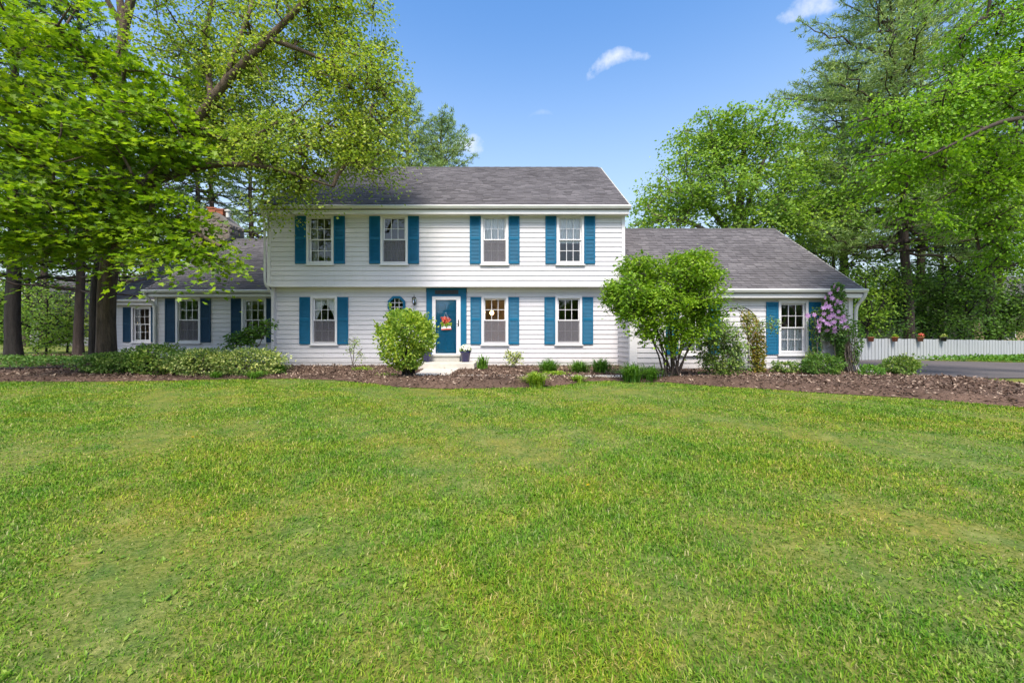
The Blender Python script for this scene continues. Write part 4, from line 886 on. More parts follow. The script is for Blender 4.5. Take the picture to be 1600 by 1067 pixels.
def pine(label, base, h, r, start, blen, seed, mat='pine', name='pine_tree', group=None, top=None, nwh=26, lean=(0, 0), tuft=.3, dead=0, leaders=1, sparse=1.0, shape_pow=.7, needles=14, nlen=.28, nw=.026, barkm='bark_pine', amin=0):
    """white pine: straight trunk, whorls of level boughs, needles in tufts along the outer twigs"""
    r2 = np.random.default_rng(seed); x0, y0 = base; z0 = G(x0, y0); t = thing(name, (x0, y0, z0), label, 'tree', group)
    zz_ = np.linspace(0, h, 24); tp = zz_/h; T = np.stack([x0+lean[0]*tp**1.3*h+.06*np.sin(zz_*.8+seed), y0+lean[1]*tp*h, z0-.1+zz_], 1); TR = r*(1-tp*.93)**.85+.01; TR[0] *= 1.25
    V0, F0 = tube_arrays([T], [TR], 26, .05, seed); put('trunk', npmesh('trunk', V0, F0, M[barkm], True), t)
    P, Q, tp_, ta = [], [], [], []
    def at(z): return np.array([np.interp(z, zz_, T[:, 0]), np.interp(z, zz_, T[:, 1]), z0-.1+z])
    for k in range(nwh):
        zf = start+(h-start)*(k+.4*r2.random())/nwh; f = (zf-start)/(h-start); nb_ = r2.integers(3, 6); a0 = r2.random()*6.28
        for q in range(nb_):
            az = a0+q*6.283/nb_+r2.normal()*.35; ln = blen*((1-f)**shape_pow*(.55+.45*min(1, f*4+.55)))*r2.uniform(.6, 1.15)+.35; el = -.05+.75*f**1.5+r2.normal()*.08
            s = at(zf); d = np.array([math.cos(az), math.sin(az), 0]); m = max(3, int(ln/.55)+2); tt = np.linspace(0, 1, m)
            B = s+d*(ln*tt*math.cos(el))[:, None]+np.array([0, 0, 1])*(ln*(math.sin(el)*tt-.10*tt+.22*tt**2.2))[:, None]; B[1:-1] += r2.normal(size=(m-2, 3))*.05*ln/3
            rb = .018+.011*ln; P.append(B); Q.append(rb*(1-.85*tt)+.006)
            if zf < start+dead: 
                continue
            for s_ in np.arange(.28, 1.0, .42/max(ln, .8)):
                if r2.random() > sparse: continue
                c = B[0]*0+np.array([np.interp(s_, tt, B[:, i]) for i in range(3)])
                for sd_ in (-1, 1):
                    l2 = ln*.34*(1.15-s_)*r2.uniform(.6, 1.3)+.22; az2 = az+sd_*r2.uniform(.55, 1.1); d2 = np.array([math.cos(az2), math.sin(az2), r2.uniform(.0, .35)]); e = c+d2*l2; P.append(np.array([c, (c+e)/2+np.array([0, 0, -.02]), e])); Q.append(np.array([.012, .009, .005]))
                    for u_ in np.arange(.3, 1.05, tuft/max(l2, .3)): tp_.append(c+(e-c)*u_+r2.normal(size=3)*.05); ta.append(d2)
            tp_.append(B[-1]); ta.append(d+np.array([0, 0, .5]))
    for q in range(10): tp_.append(at(h-.06*q)+r2.normal(size=3)*.05); ta.append(np.array([0, 0, 1.]))
    V, F = tube_arrays(P, Q, 5); put('boughs', npmesh('boughs', V, F, M[barkm], True), t)
    tp_ = np.array(tp_); ta = unit(np.array(ta)); n = len(tp_); K = needles; kk = np.repeat(np.arange(n), K); dd_ = ta[kk]*.55+unit(r2.normal(size=(n*K, 3)))*.85+np.array([0, 0, .35])
    pos = tp_[kk]+r2.normal(size=(n*K, 3))*np.array([.10, .10, .05])
    tag(put('needles', leaf_mesh('needles', pos, dd_, r2.normal(size=(n*K, 3))+np.array([0, -.6, .6]), nlen*r2.uniform(.7, 1.3, n*K), 'needle', M[mat], nw/nlen*2), t), kind='stuff')
    return t
def L4(px, py, d, r): p = W(px, py, d); return (p[0], p[1], p[2], r)
def lobe(px, py, d, rpx, rpy, rd, n): return (W(px, py, d), (rpx/FPX*d, rd, rpy/FPX*d), n)
# ------------------------------------------------------------------ big trees at the left
bz = G(X(165, 14), 14)
grow('big maple with furrowed brown trunk left of the house, dark green layered leaves',
     [[(X(166, 14), 14, bz-.2, .31), (X(166, 14), 14, bz+.05, .28), L4(165, 500, 14, .235), L4(167, 440, 14, .235), L4(174, 395, 14, .25), L4(188, 320, 14, .19), L4(194, 240, 14, .17), L4(186, 120, 14, .15), L4(193, 45, 14, .13), L4(214, -40, 14, .11), L4(225, -150, 14, .05)],
      [L4(193, 45, 14, .10), L4(160, -10, 13.6, .07), L4(130, -120, 13, .04)],
      [L4(193, 48, 14, .13), L4(182, -40, 14.3, .08), L4(180, -160, 14.5, .04)],
      [L4(170, 400, 14, .16), L4(120, 330, 12.6, .11), L4(60, 260, 11.4, .08), L4(-30, 190, 10.2, .07)],
      [L4(175, 395, 14, .13), L4(215, 350, 12.8, .09), L4(280, 350, 11.8, .08), L4(345, 385, 11.2, .04)],
      [L4(188, 300, 14, .16), L4(110, 200, 13, .10), L4(20, 120, 12, .06)],
      [L4(192, 230, 14, .14), L4(150, 120, 12.2, .09), L4(90, 40, 11, .05)]],
     [lobe(60, 80, 11.5, 170, 130, 1.8, 48), lobe(180, 215, 11.5, 160, 90, 1.7, 38), lobe(40, 290, 10.8, 120, 90, 1.5, 30), lobe(205, 340, 11.6, 120, 50, 1.2, 26), lobe(310, 400, 11.3, 50, 20, .6, 8), lobe(120, 385, 12, 90, 34, 1.2, 10), lobe(10, 375, 10.6, 60, 40, 1.0, 8), lobe(180, -80, 13, 200, 110, 3.0, 7), lobe(-130, 150, 11, 120, 200, 2.2, 9), lobe(250, 130, 12, 60, 60, 1.0, 8)],
     .155, 125, 1.05, 'maple', 'maple', 'bark', 31, 'maple_tree', flat=.045, droop=.42, rough=.07, k=.013, tilt=.26, lift=.1, hang=.15)
bz = G(X(146, 14.7), 14.7)
grow('leaning tree with dark trunk against the big maple, yellow green crown over the roof',
     [[(X(146, 14.4), 14.4, bz-.2, .16), (X(146, 14.4), 14.4, bz+.1, .135), L4(147, 480, 14.4, .12), L4(151, 425, 14.4, .13), L4(158, 400, 14.4, .14)],
      [L4(157, 402, 14.4, .15), L4(205, 345, 13.6, .17), L4(248, 270, 13.0, .16), L4(306, 190, 12.7, .135), L4(350, 130, 12.6, .12), L4(420, 60, 12.6, .10), L4(480, 0, 12.6, .08), L4(530, -60, 12.6, .04)],
      [L4(240, 285, 13.1, .12), L4(300, 262, 12.7, .10), L4(360, 255, 12.5, .085), L4(430, 262, 12.5, .06), L4(520, 292, 12.6, .025)],
      [L4(306, 190, 12.7, .09), L4(330, 215, 12.6, .07), L4(380, 225, 12.6, .05), L4(470, 170, 12.6, .03)],
      [L4(330, 155, 12.7, .09), L4(320, 60, 14.2, .09), L4(345, -60, 14.4, .05)],
      [L4(420, 60, 12.6, .08), L4(500, 90, 12.7, .05), L4(590, 140, 13.0, .03)],
      [L4(350, 130, 12.6, .08), L4(390, 20, 12.9, .06), L4(420, -90, 14.6, .04)]],
     [lobe(500, 40, 13.4, 110, 75, 1.7, 68), lobe(560, 150, 13.1, 75, 80, 1.3, 68), lobe(400, 120, 13.6, 120, 90, 1.6, 74), lobe(470, 230, 13.0, 110, 45, 1.2, 74), lobe(580, 225, 12.9, 52, 45, .9, 31), lobe(320, 60, 14, 110, 90, 1.8, 55), lobe(420, -90, 14, 190, 70, 2.2, 43), lobe(455, 290, 13.0, 45, 22, .6, 13), lobe(425, 330, 13.4, 14, 26, .4, 4), lobe(360, 195, 13.6, 80, 50, 1.2, 31), lobe(300, 240, 13.8, 60, 35, 1.0, 14), lobe(590, 12, 12.8, 28, 18, .5, 3)],
     .088, 128, .78, 'diamond', 'lime', 'bark_dark', 32, 'leaning_tree', flat=.17, droop=.62, k=.009, tilt=.55, width=1.25, rough=.04, lift=.15, limbm='bark')
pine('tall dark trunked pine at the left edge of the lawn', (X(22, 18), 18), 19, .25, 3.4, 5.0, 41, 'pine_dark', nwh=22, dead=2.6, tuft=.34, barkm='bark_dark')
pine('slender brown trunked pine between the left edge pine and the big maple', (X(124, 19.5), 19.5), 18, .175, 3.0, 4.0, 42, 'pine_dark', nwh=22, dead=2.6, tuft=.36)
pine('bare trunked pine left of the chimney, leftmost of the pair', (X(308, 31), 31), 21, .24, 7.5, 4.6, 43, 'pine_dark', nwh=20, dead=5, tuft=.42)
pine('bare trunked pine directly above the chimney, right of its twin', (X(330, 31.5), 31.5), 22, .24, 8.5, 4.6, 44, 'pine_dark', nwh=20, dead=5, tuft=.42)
pine('bushy pine behind the left wing roof, right of the chimney', (X(392, 33), 33), 19, .28, 5.0, 5.0, 45, 'pine', nwh=24, dead=0, tuft=.42)
pine('pine behind the roof ridge, taller of two', (X(636, 34), 34), Z(142, 34)+.0, .35, 5, 4.2, 46, 'pine', nwh=26, tuft=.40, shape_pow=.55)
pine('lower bushy pine behind the middle of the roof ridge', (X(690, 35), 35), Z(186, 35), .35, 5, 4.6, 47, 'pine', nwh=26, tuft=.38, shape_pow=.45)
pine('pine behind the roof ridge mostly hidden by the yellow green crown', (X(560, 36), 36), Z(170, 36), .35, 5, 4.4, 48, 'pine', nwh=24, tuft=.42, shape_pow=.5)
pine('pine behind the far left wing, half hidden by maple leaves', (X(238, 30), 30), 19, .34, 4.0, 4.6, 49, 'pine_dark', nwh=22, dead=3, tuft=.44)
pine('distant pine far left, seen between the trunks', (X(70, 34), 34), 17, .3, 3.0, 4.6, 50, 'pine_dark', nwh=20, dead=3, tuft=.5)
# ------------------------------------------------------------------ big trees at the right
def bgtree(label, px, d, top, rpx, seed, mat, leaf=.15, sprays=260, nleaf=46, R=1.0, z_low=None, trunk=.22, name='broadleaf_tree', group=None, barkm='bark_pine', shape='diamond', low=440):
    z0 = G(X(px, d), d); lb = []; r2 = random.Random(seed); cy = (top+low)/2
    for q in range(6): lb.append(lobe(px+r2.uniform(-.5, .5)*rpx, cy+r2.uniform(-.42, .42)*(low-top), d+r2.uniform(-1.5, 1.5), rpx*.6, (low-top)*.30, rpx*.6/FPX*d, sprays//7))
    lb.append(lobe(px, cy, d, rpx*.85, (low-top)*.48, rpx*.7/FPX*d, sprays//7))
    x0 = X(px, d); zt = Z(top+.18*(low-top), d); zf = Z(low, d); k = max(zf, z0+.8)
    limbs = [[(x0, d, z0-.2, trunk*1.2), (x0+.05, d, z0+.3, trunk), (x0-.08, d, (z0+k)/2, trunk*.9), (x0+.1, d, k, trunk*.8), (x0+.2, d+.1, (k+zt)/2, trunk*.45), (x0, d, zt, .03)]]
    for q in range(7):
        a = q*.9+r2.random(); l = rpx*.62/FPX*d; h = k+(zt-k)*r2.uniform(.0, .5); limbs.append([(x0+.1, d, h, trunk*.42), (x0+math.cos(a)*l*.5, d+math.sin(a)*l*.5, h+.25*(zt-k)*r2.uniform(.5, 1), trunk*.26), (x0+math.cos(a)*l, d+math.sin(a)*l, h+.45*(zt-k)*r2.uniform(.5, 1.1), .03)])
    return grow(label, limbs, lb, leaf, nleaf, R, shape, mat, barkm, seed, name, group=group, flat=.2, droop=.3, k=.012, tilt=.55, width=1.25)
def maple_right():
    d = 27; x0 = X(1150, d); z0 = G(x0, d)
    limbs = [[(x0, d, z0-.2, .45), (x0, d, 3, .36), L4(1152, 360, d, .3), L4(1160, 270, d, .2), L4(1165, 180, d, .04)],
             [L4(1152, 380, d, .22), L4(1105, 320, d, .14), L4(1065, 260, d, .04)], [L4(1152, 370, d, .2), L4(1210, 320, d, .14), L4(1265, 250, d, .04)],
             [L4(1152, 390, d, .2), L4(1085, 350, d-1.5, .12), L4(1020, 335, d-2, .04)], [L4(1155, 360, d, .18), L4(1190, 260, d-1, .1), L4(1215, 190, d-1, .03)], [L4(1155, 350, d, .16), L4(1115, 240, d-1, .1), L4(1110, 180, d-1, .03)],
             [L4(1152, 390, d, .18), L4(1230, 360, d-1, .11), L4(1310, 320, d-1, .04)]]
    grow('broad green tree behind the garage roof', limbs, [lobe(1110, 225, 26.5, 60, 55, 2.4, 48), lobe(1170, 215, 26.5, 70, 55, 2.6, 54), lobe(1080, 290, 26, 70, 55, 2.4, 54), lobe(1040, 330, 26, 50, 30, 1.8, 27), lobe(1160, 300, 25.8, 80, 60, 2.4, 66), lobe(1240, 260, 26.5, 75, 75, 2.4, 60), lobe(1290, 320, 26, 60, 55, 2, 36), lobe(1200, 350, 26, 110, 30, 2, 42), lobe(1010, 350, 25.5, 22, 10, 1, 4)],
         .17, 95, 1.25, 'diamond', 'green', 'bark_grey', 61, 'broadleaf_tree', flat=.13, droop=.4, k=.012, tilt=.55, width=1.3)
maple_right()
pine('tall white pine with thick brown trunk behind the driveway fence', (X(1421, 26), 26), 24, .27, 6.6, 7.6, 62, 'pine', nwh=27, lean=(-.055, 0), tuft=.40, shape_pow=.32, nlen=.30, nw=.026, needles=14, sparse=.85)
pine('second white pine close behind the thick trunked one', (X(1440, 29), 29), 25, .25, 9, 6.4, 63, 'pine', nwh=20, tuft=.50, shape_pow=.3, nlen=.30, nw=.026, dead=3, needles=12, sparse=.7)
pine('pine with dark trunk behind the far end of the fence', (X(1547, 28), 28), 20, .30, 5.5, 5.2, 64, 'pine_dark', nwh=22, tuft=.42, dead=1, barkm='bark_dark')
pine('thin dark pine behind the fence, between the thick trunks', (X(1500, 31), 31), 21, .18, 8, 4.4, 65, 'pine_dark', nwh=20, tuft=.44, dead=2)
pine('tall pine behind the right end of the garage roof', (X(1318, 34), 34), 23, .36, 8, 5.6, 66, 'pine', nwh=26, tuft=.42, shape_pow=.4)
# near tree whose trunk stands right of the picture
tb = (X(1735, 12.5), 12.5); tz = G(*tb)
grow('bright green tree leaning in from the right edge, drooping leafy boughs',
     [[(tb[0], tb[1], tz-.2, .42), (tb[0], tb[1], tz+.2, .34), (tb[0]-.1, tb[1], 3.2, .28), (tb[0]-.3, tb[1], 6, .2), (tb[0]-.5, tb[1], 10, .12), (tb[0]-.6, tb[1], 13, .04)],
      [(tb[0]-.1, tb[1], 3.4, .16), L4(1640, 225, 12.2, .05), L4(1560, 258, 12, .03), L4(1480, 305, 11.8, .02), L4(1400, 345, 11.6, .02)],
      [(tb[0]-.2, tb[1], 5.2, .14), L4(1620, 120, 12, .10), L4(1520, 140, 11.8, .06), L4(1420, 170, 11.6, .04), L4(1340, 190, 11.5, .02)],
      [(tb[0]-.3, tb[1], 7, .14), L4(1640, 10, 12, .08), L4(1540, 20, 11.8, .05), L4(1500, 60, 11.8, .02)],
      [(tb[0]-.1, tb[1], 3.6, .12), L4(1660, 300, 12.6, .08), L4(1590, 350, 12.4, .05), L4(1530, 390, 12.4, .02)],
      [(tb[0]-.1, tb[1], 4.4, .12), L4(1640, 180, 11, .08), L4(1560, 190, 10.4, .05), L4(1440, 250, 10.4, .02)]],
     [lobe(1570, 60, 11.8, 70, 70, 1.4, 43), lobe(1530, 150, 11.6, 90, 50, 1.4, 49), lobe(1420, 175, 11.5, 85, 26, 1.0, 26), lobe(1400, 260, 11.5, 60, 50, .9, 28), lobe(1500, 240, 11.6, 100, 55, 1.2, 49), lobe(1580, 270, 11.6, 60, 90, 1.2, 43), lobe(1430, 330, 11.5, 30, 22, .6, 7), lobe(1580, 390, 12.2, 45, 40, 1.0, 18), lobe(1545, 335, 12, 50, 40, 1.0, 18), lobe(1660, 100, 12, 90, 160, 1.8, 43), lobe(1590, -40, 12, 110, 50, 1.8, 24)],
     .095, 112, .74, 'oval', 'locust', 'bark_pine', 71, 'leafy_tree', flat=.13, droop=.55, k=.007, tilt=.5, lift=.1, width=.9, hang=.55)
# ------------------------------------------------------------------ understorey behind the fence and at the left
G1 = 'understorey trees behind the board fence'
for k, (px, d, top, rp, mt, low, lab) in enumerate((
    (1352, 25, 425, 48, 'green', 528, 'leafy green tree just past the garage corner, behind the first fence pot'),
    (1400, 25.5, 405, 50, 'under', 528, 'dark leafy tree behind the second fence pot'),
    (1452, 26, 425, 52, 'under', 530, 'dense dark tree behind the red flowered fence pot'),
    (1508, 26.5, 410, 48, 'under', 528, 'dark tree right of the red flowered pot, behind the fence'),
    (1565, 27, 430, 50, 'under', 520, 'dark tree behind the far right stretch of fence'),
    (1625, 26, 400, 55, 'under', 528, 'dark tree at the right edge behind the fence'))):
    bgtree(lab, px, d+(k % 3)*1.2, top+(k*37 % 30)-10, rp*.9, 80+k, mt, .14, 105, 50, .85, trunk=.12, group=G1, low=low, barkm='bark_dark')
bgtree('taller light green tree behind the garage corner', 1300, 31, 300, 75, 88, 'green', .18, 180, 44, 1.1, trunk=.2, low=470)
bgtree('tall green tree behind the right end of the fence', 1560, 34, 230, 95, 89, 'green', .2, 220, 40, 1.3, trunk=.25, low=440)
bgtree('tall tree in the back between the two white pines', 1470, 37, 280, 95, 90, 'under', .2, 200, 40, 1.3, trunk=.25, low=460)
bgtree('leafy sapling between the left edge pine and the slender pine', 72, 22, 445, 46, 91, 'green', .10, 120, 40, .6, trunk=.05, low=540, barkm='bark_dark')
bgtree('leafy sapling just left of the slender pine', 105, 24, 455, 36, 92, 'lime', .10, 90, 40, .6, trunk=.05, low=535, barkm='bark_dark')
bgtree('leafy sapling at the far left edge', -10, 22, 440, 45, 93, 'green', .10, 100, 40, .6, trunk=.06, low=545, barkm='bark_dark')
bgtree('broad tree far behind the left trunks', 40, 38, 330, 110, 94, 'under', .2, 200, 40, 1.3, trunk=.25, low=480)
bgtree('green tree behind the far left wing', 190, 33, 340, 85, 95, 'green', .18, 170, 40, 1.1, trunk=.22, low=470)
bgtree('tree behind the chimney, low and leafy', 300, 36, 350, 70, 96, 'under', .18, 130, 40, 1.1, trunk=.2, low=470)
def far_wood():
    r2 = np.random.default_rng(99); n = 60000; a = np.concatenate([r2.uniform(-75, -9, n//2), r2.uniform(22, 85, n//2)]); y = r2.uniform(46, 60, n)
    hh = 5.5+2.2*np.sin(a*.31)+1.4*np.sin(a*.83+1)+.8*np.sin(a*1.9); z = hh*r2.random(n)**.8
    p = np.stack([a, y, z-.2], 1)
    return leaf_mesh('far_wood', p, r2.normal(size=(n, 3)), r2.normal(size=(n, 3))+np.array([0, -.5, .6]), r2.uniform(.3, .6, n), 'diamond', M['under'], 1.2)
tag(put('far_wood', far_wood()), 'distant dark belt of woodland behind the trees', 'woodland', kind='stuff')
# neighbouring houses glimpsed through the trees
def neighbour(label, x0, x1, y0, y1, ze, zr, mat, roofm, wx):
    t = thing('neighbour_house', ((x0+x1)/2, y0, -.2), label, 'house'); m = MB(); m.box(x0, x1, y0, y1, -.3, ze); m.build('wall', mat, t)
    ym = (y0+y1)/2; m = MB(); m.prism([(y0-.4, ze-.2), (ym, zr), (y1+.4, ze-.2), (y1+.4, ze-.4), (ym, zr-.25), (y0-.4, ze-.4)], 'x', x0-.3, x1+.3); m.build('roof', roofm, t)
    m = MB()
    for xx in (x0+.05, x1-.05): m.prism([(y0+.1, ze), (y1-.1, ze), (ym, zr-.3)], 'x', xx-.04, xx+.04)
    m.build('gable', mat, t)
    for xx in wx:
        m = MB(); m.box(xx-.55, xx+.55, y0-.06, y0-.005, .9, 2.3); w = m.build('window', M['trim'], t); m = MB(); m.box(xx-.45, xx+.45, y0-.08, y0-.061, 1.0, 2.2); m.build('pane', M['dark_strip'], w)
M['tan'] = paint('tan_siding', (.36, .27, .16), .8, .1, 2, stretch=(1, 1, 6)); M['greyside'] = paint('grey_siding', (.30, .29, .29), .8, .1, 2, stretch=(1, 1, 6))
neighbour('grey neighbouring house glimpsed between the left pine trunks', -48, -35, 40, 49, 3.4, 7.5, M['greyside'], M['deck'], (-45, -41, -37.5))
neighbour('tan neighbouring house glimpsed through trees at the right edge', 40, 54, 36, 46, 3.6, 7.0, M['tan'], M['deck'], (43, 47))
# ------------------------------------------------------------------ shrubs and plants of the beds
GH = 'low shrubs along the left wing'
for k, (px, w_, h_, mt, lab) in enumerate(((182, 52, .62, 'lowgreen', 'low green shrub in front of the big maple, leftmost of the row'), (248, 55, .80, 'lowgreen', 'low mid green shrub under the left wing downspout'), (318, 55, .80, 'varieg', 'pale variegated low shrub under the left wing window nearest the downspout'), (385, 58, .78, 'varieg', 'pale variegated low shrub at the right end of the row'))):
    bush(lab, (X(px, 12.7), 12.7), w_/FPX*12.7*.95, .62, h_*(.92, 1.05, .95, 1.02)[k], 4600, .068, mt, 100+k, group=GH, stems=14, lump=.26, bulge=.55, inner=.62)
clump('grassy green plant at the right end of the low shrub row', (X(437, 12.9), 12.9), .32, .42, 150, 'strap', 111, name='grass_plant', cat='plant', w=.02)
clump('fresh green clump under the variegated shrubs', (X(338, 11.9), 11.9), .28, .25, 110, 'strap', 112, name='grass_plant', w=.018)
clump('fresh green clump beside the right variegated shrub', (X(400, 12.0), 12.0), .45, .25, 170, 'strap', 113, name='grass_plant', w=.018)
d = 13.4; bz = G(X(392, d), d)
grow('open leafy rhododendron in front of the left wing window beside the main block', [[(X(388, d), d, bz, .035), L4(388, 555, d, .03), L4(392, 540, d, .02)], [L4(388, 556, d, .025), L4(372, 538, d, .018), L4(368, 522, d, .01)], [L4(388, 556, d, .025), L4(405, 540, d, .018), L4(415, 515, d, .01)]],
     [lobe(374, 524, d, 14, 10, .3, 8), lobe(398, 518, d, 16, 9, .3, 11), lobe(415, 508, d, 10, 8, .2, 6), lobe(362, 535, d, 8, 5, .2, 4), lobe(392, 535, d, 14, 6, .3, 6)], .10, 34, .22, 'oval', 'dark', 'bark_grey', 114, 'rhododendron', 'shrub', flat=.3, droop=.3, k=.004, rmin=.005, trunk_sides=7)
d = 14.0; bz = G(X(551, d), d)
grow('thin nearly bare sapling against the wall left of the round shrub', [[(X(551, d), d, bz, .016), L4(552, 550, d, .012), L4(555, 527, d, .006)], [L4(551, 570, d, .012), L4(546, 545, d, .008), L4(546, 530, d, .005)], [L4(551, 572, d, .01), L4(560, 555, d, .008), L4(566, 545, d, .004)]],
     [lobe(555, 532, d, 7, 8, .15, 9), lobe(548, 545, d, 6, 10, .15, 7), lobe(562, 555, d, 7, 10, .15, 6)], .055, 14, .16, 'oval', 'shrub', 'bark_grey', 115, 'sapling', 'shrub', flat=.5, droop=.1, k=.003, rmin=.004, trunk_sides=6)
# round shrub before the door
bx, by = gp(634, 597)
bush('round dense light green shrub in front of the wall left of the front door', (bx, by+.1), .68, .66, Z(482, by), 9000, .072, 'shrub', 120, z_low=.40, stems=26, lump=.26, bulge=.58, inner=.5, stem_mat='bark_dark', up=.3)
# large multi stemmed shrub before the garage wing
d = 11.5; bx = X(1052, d); bz = G(bx, d); limbs = [[(bx, d, bz-.05, .06), L4(1050, 560, d, .05), L4(1048, 515, d, .035), L4(1045, 450, d, .02)]]
for k, (px, py, dd_) in enumerate(((1005, 505, .3), (1018, 490, -.4), (1032, 500, .5), (1060, 495, -.5), (1078, 500, .2), (1098, 500, .4), (1025, 515, -.2), (1070, 510, -.3), (1090, 515, -.1), (1012, 520, .1), (1042, 500, -.6), (1055, 505, .6))):
    s = (k-5.5)*.028; limbs.append([(bx+s*1.6, d+dd_*.15, bz-.05, .027), L4(1052+(px-1052)*.42, 556, d+dd_*.5, .022), L4(px, py, d+dd_, .016), L4(px+(px-1050)*.35, py-62, d+dd_*1.3, .012)])
grow('large fresh green multi stemmed shrub in front of the garage wing', limbs, [lobe(1060, 430, d, 55, 30, 1.0, 100), lobe(1092, 455, d, 32, 42, .9, 75), lobe(985, 452, d-.2, 36, 30, .8, 70), lobe(1075, 404, d, 36, 10, .6, 30), lobe(1000, 415, d, 34, 12, .7, 32), lobe(1035, 470, d-.4, 50, 28, .8, 80), lobe(985, 488, d-.3, 32, 16, .6, 34), lobe(1098, 495, d, 24, 18, .6, 26), lobe(958, 462, d, 12, 22, .5, 14), lobe(1040, 502, d-.4, 40, 8, .6, 20), lobe(1118, 430, d, 8, 20, .4, 8), lobe(1012, 515, d-.2, 30, 12, .5, 16), lobe(1085, 520, d-.2, 28, 16, .5, 18), lobe(1045, 530, d-.3, 34, 22, .4, 14)],
     .085, 50, .25, 'oval', 'bigshrub', 'bark_pine', 121, 'large_shrub', 'shrub', flat=.35, droop=.25, k=.0035, rmin=.004, tilt=.5, trunk_sides=8, lift=.1)
# strap leaved clumps
GS = 'strap leaved clumps along the front beds'
for px, py, rad, h, n, mt, lab in ((753, 579, .30, .56, 90, 'strap', 'upright iris clump at the right end of the stoop'), (858, 585, .46, .56, 330, 'strap', 'daylily clump below the window right of the door'), (906, 584, .44, .48, 300, 'strap', 'daylily clump below the last downstairs window, left of its neighbour'), (940, 584, .44, .54, 320, 'strap', 'daylily clump just left of the garage wing corner'), (990, 597, .48, .60, 340, 'strap', 'daylily clump at the foot of the large shrub, left side'), (1018, 597, .40, .52, 230, 'strap', 'daylily clump touching the stems of the large shrub'), (837, 606, .36, .44, 300, 'chart', 'bright green grassy clump at the lawn edge before the daylilies'), (905, 599, .26, .24, 150, 'chart', 'small bright clump by the mulch tip right of the grassy clump')):
    x_, y_ = gp(px, py); clump(lab, (x_, y_+.12), rad, h, n, mt, int(px), group=GS, name='strap_plant', lean=.6 if px == 753 else 1.0, w=.035 if px == 753 else .022)
for px, py, rx, ry, h, n, mt, lab in ((868, 588, .42, .3, .16, 700, 'chart', 'chartreuse mat of low leaves behind the bright grassy clump'), (565, 580, .35, .2, .14, 500, 'chart', 'yellow green mat at the foot of the thin sapling'), (605, 592, .35, .2, .16, 500, 'chart', 'yellow green mat left of the round shrub base'), (760, 603, .8, .25, .1, 500, 'chart', 'sparse yellowish ground cover at the lawn edge before the walk'), (680, 600, .6, .25, .1, 350, 'chart', 'sparse yellowish ground cover right of the round shrub')):
    x_, y_ = gp(px, py); bush(lab, (x_, y_+.1), rx, ry, h, n, .045, mt, int(px)+3, 'ground cover', 'mats of low yellow green cover', 'low_plant', stems=0, lump=.4, inner=.1, bulge=.3)
x_, y_ = 14.9*(800-800)/650, 14.6
bush('small open bush below the window right of the door', (X(802, 14.6), 14.6), .36, .26, .62, 420, .06, 'varieg', 131, stems=14, lump=.4, inner=.2, z_low=.1)
bush('low leafy bush under the garage wing window', (X(1228, 13.1), 13.1), .42, .3, .40, 1100, .06, 'lowgreen', 132, stems=8, lump=.35)
x_, y_ = gp(1303, 590)
bush('rounded green bush at the foot of the clematis', (x_, y_+.45), .50, .45, .62, 3200, .06, 'dark', 133, stems=10, lump=.14, inner=.6)
x_, y_ = gp(1369, 590); bush('small bright green bush beside the white downspout foot', (x_, y_+.2), .30, .25, .34, 1000, .055, 'strap', 134, stems=6, lump=.25)
x_, y_ = gp(1421, 588); bush('round bush standing alone at the edge of the driveway', (x_, y_+.3), .46, .42, .58, 3000, .06, 'lowgreen', 135, stems=10, lump=.22, inner=.5)
bush('thin upright bush left of the clematis', (X(1268, 13.7), 13.7), .22, .2, .72, 500, .055, 'lowgreen', 136, stems=8, lump=.35, inner=.2)
# rose bush and metal arch
d = 12.0; bz = G(X(1130, d), d)
grow('loose tall rose bush in front of the metal arch', [[(X(1130, d), d, bz-.05, .03), L4(1130, 550, d, .022), L4(1132, 510, d, .01)], [L4(1130, 590, d, .022), L4(1108, 555, d, .014), L4(1102, 520, d, .008)], [L4(1130, 590, d, .022), L4(1150, 560, d, .014), L4(1165, 540, d, .008)]],
     [lobe(1135, 520, d, 22, 16, .5, 30), lobe(1112, 530, d, 16, 20, .4, 22), lobe(1130, 570, d, 28, 20, .5, 50), lobe(1105, 560, d, 12, 18, .4, 14), lobe(1150, 545, d, 14, 14, .4, 14), lobe(1125, 590, d, 22, 6, .3, 16), lobe(1200, 508, 12.6, 18, 6, .3, 8), lobe(1135, 545, d, 20, 20, .4, 24)], .068, 36, .24, 'oval', 'lowgreen', 'bark_grey', 140, 'rose_bush', 'shrub', flat=.4, droop=.25, k=.003, rmin=.004, trunk_sides=6)
d = 13.2; az0, az1 = X(1128, d), X(1183, d); zt_ = Z(480, d); t = thing('garden_arch', ((az0+az1)/2, d+.25, 0), 'dark metal garden arch between the garage wing windows', 'garden arch')
rr = (az1-az0)/2; cxa = (az0+az1)/2
for yy_ in (d, d+.5):
    m = MB(); P = [(az0, yy_, -.2)]+[(cxa-rr*math.cos(a), yy_, zt_-rr+rr*math.sin(a)) for a in np.linspace(0, math.pi, 17)]+[(az1, yy_, -.2)]; m.tube(P, .018, 6); m.build('hoop', M['iron'], t, True)
for a in np.linspace(.35, math.pi-.35, 5): m = MB(); m.tube([(cxa-rr*math.cos(a), d, zt_-rr+rr*math.sin(a)), (cxa-rr*math.cos(a), d+.5, zt_-rr+rr*math.sin(a))], .008, 5); m.build('cross_bar', M['iron'], t)
for zz_ in (.3, .7, 1.1):
    for xx in (az0, az1): m = MB(); m.tube([(xx, d, zz_), (xx, d+.5, zz_)], .008, 5); m.build('cross_bar', M['iron'], t)
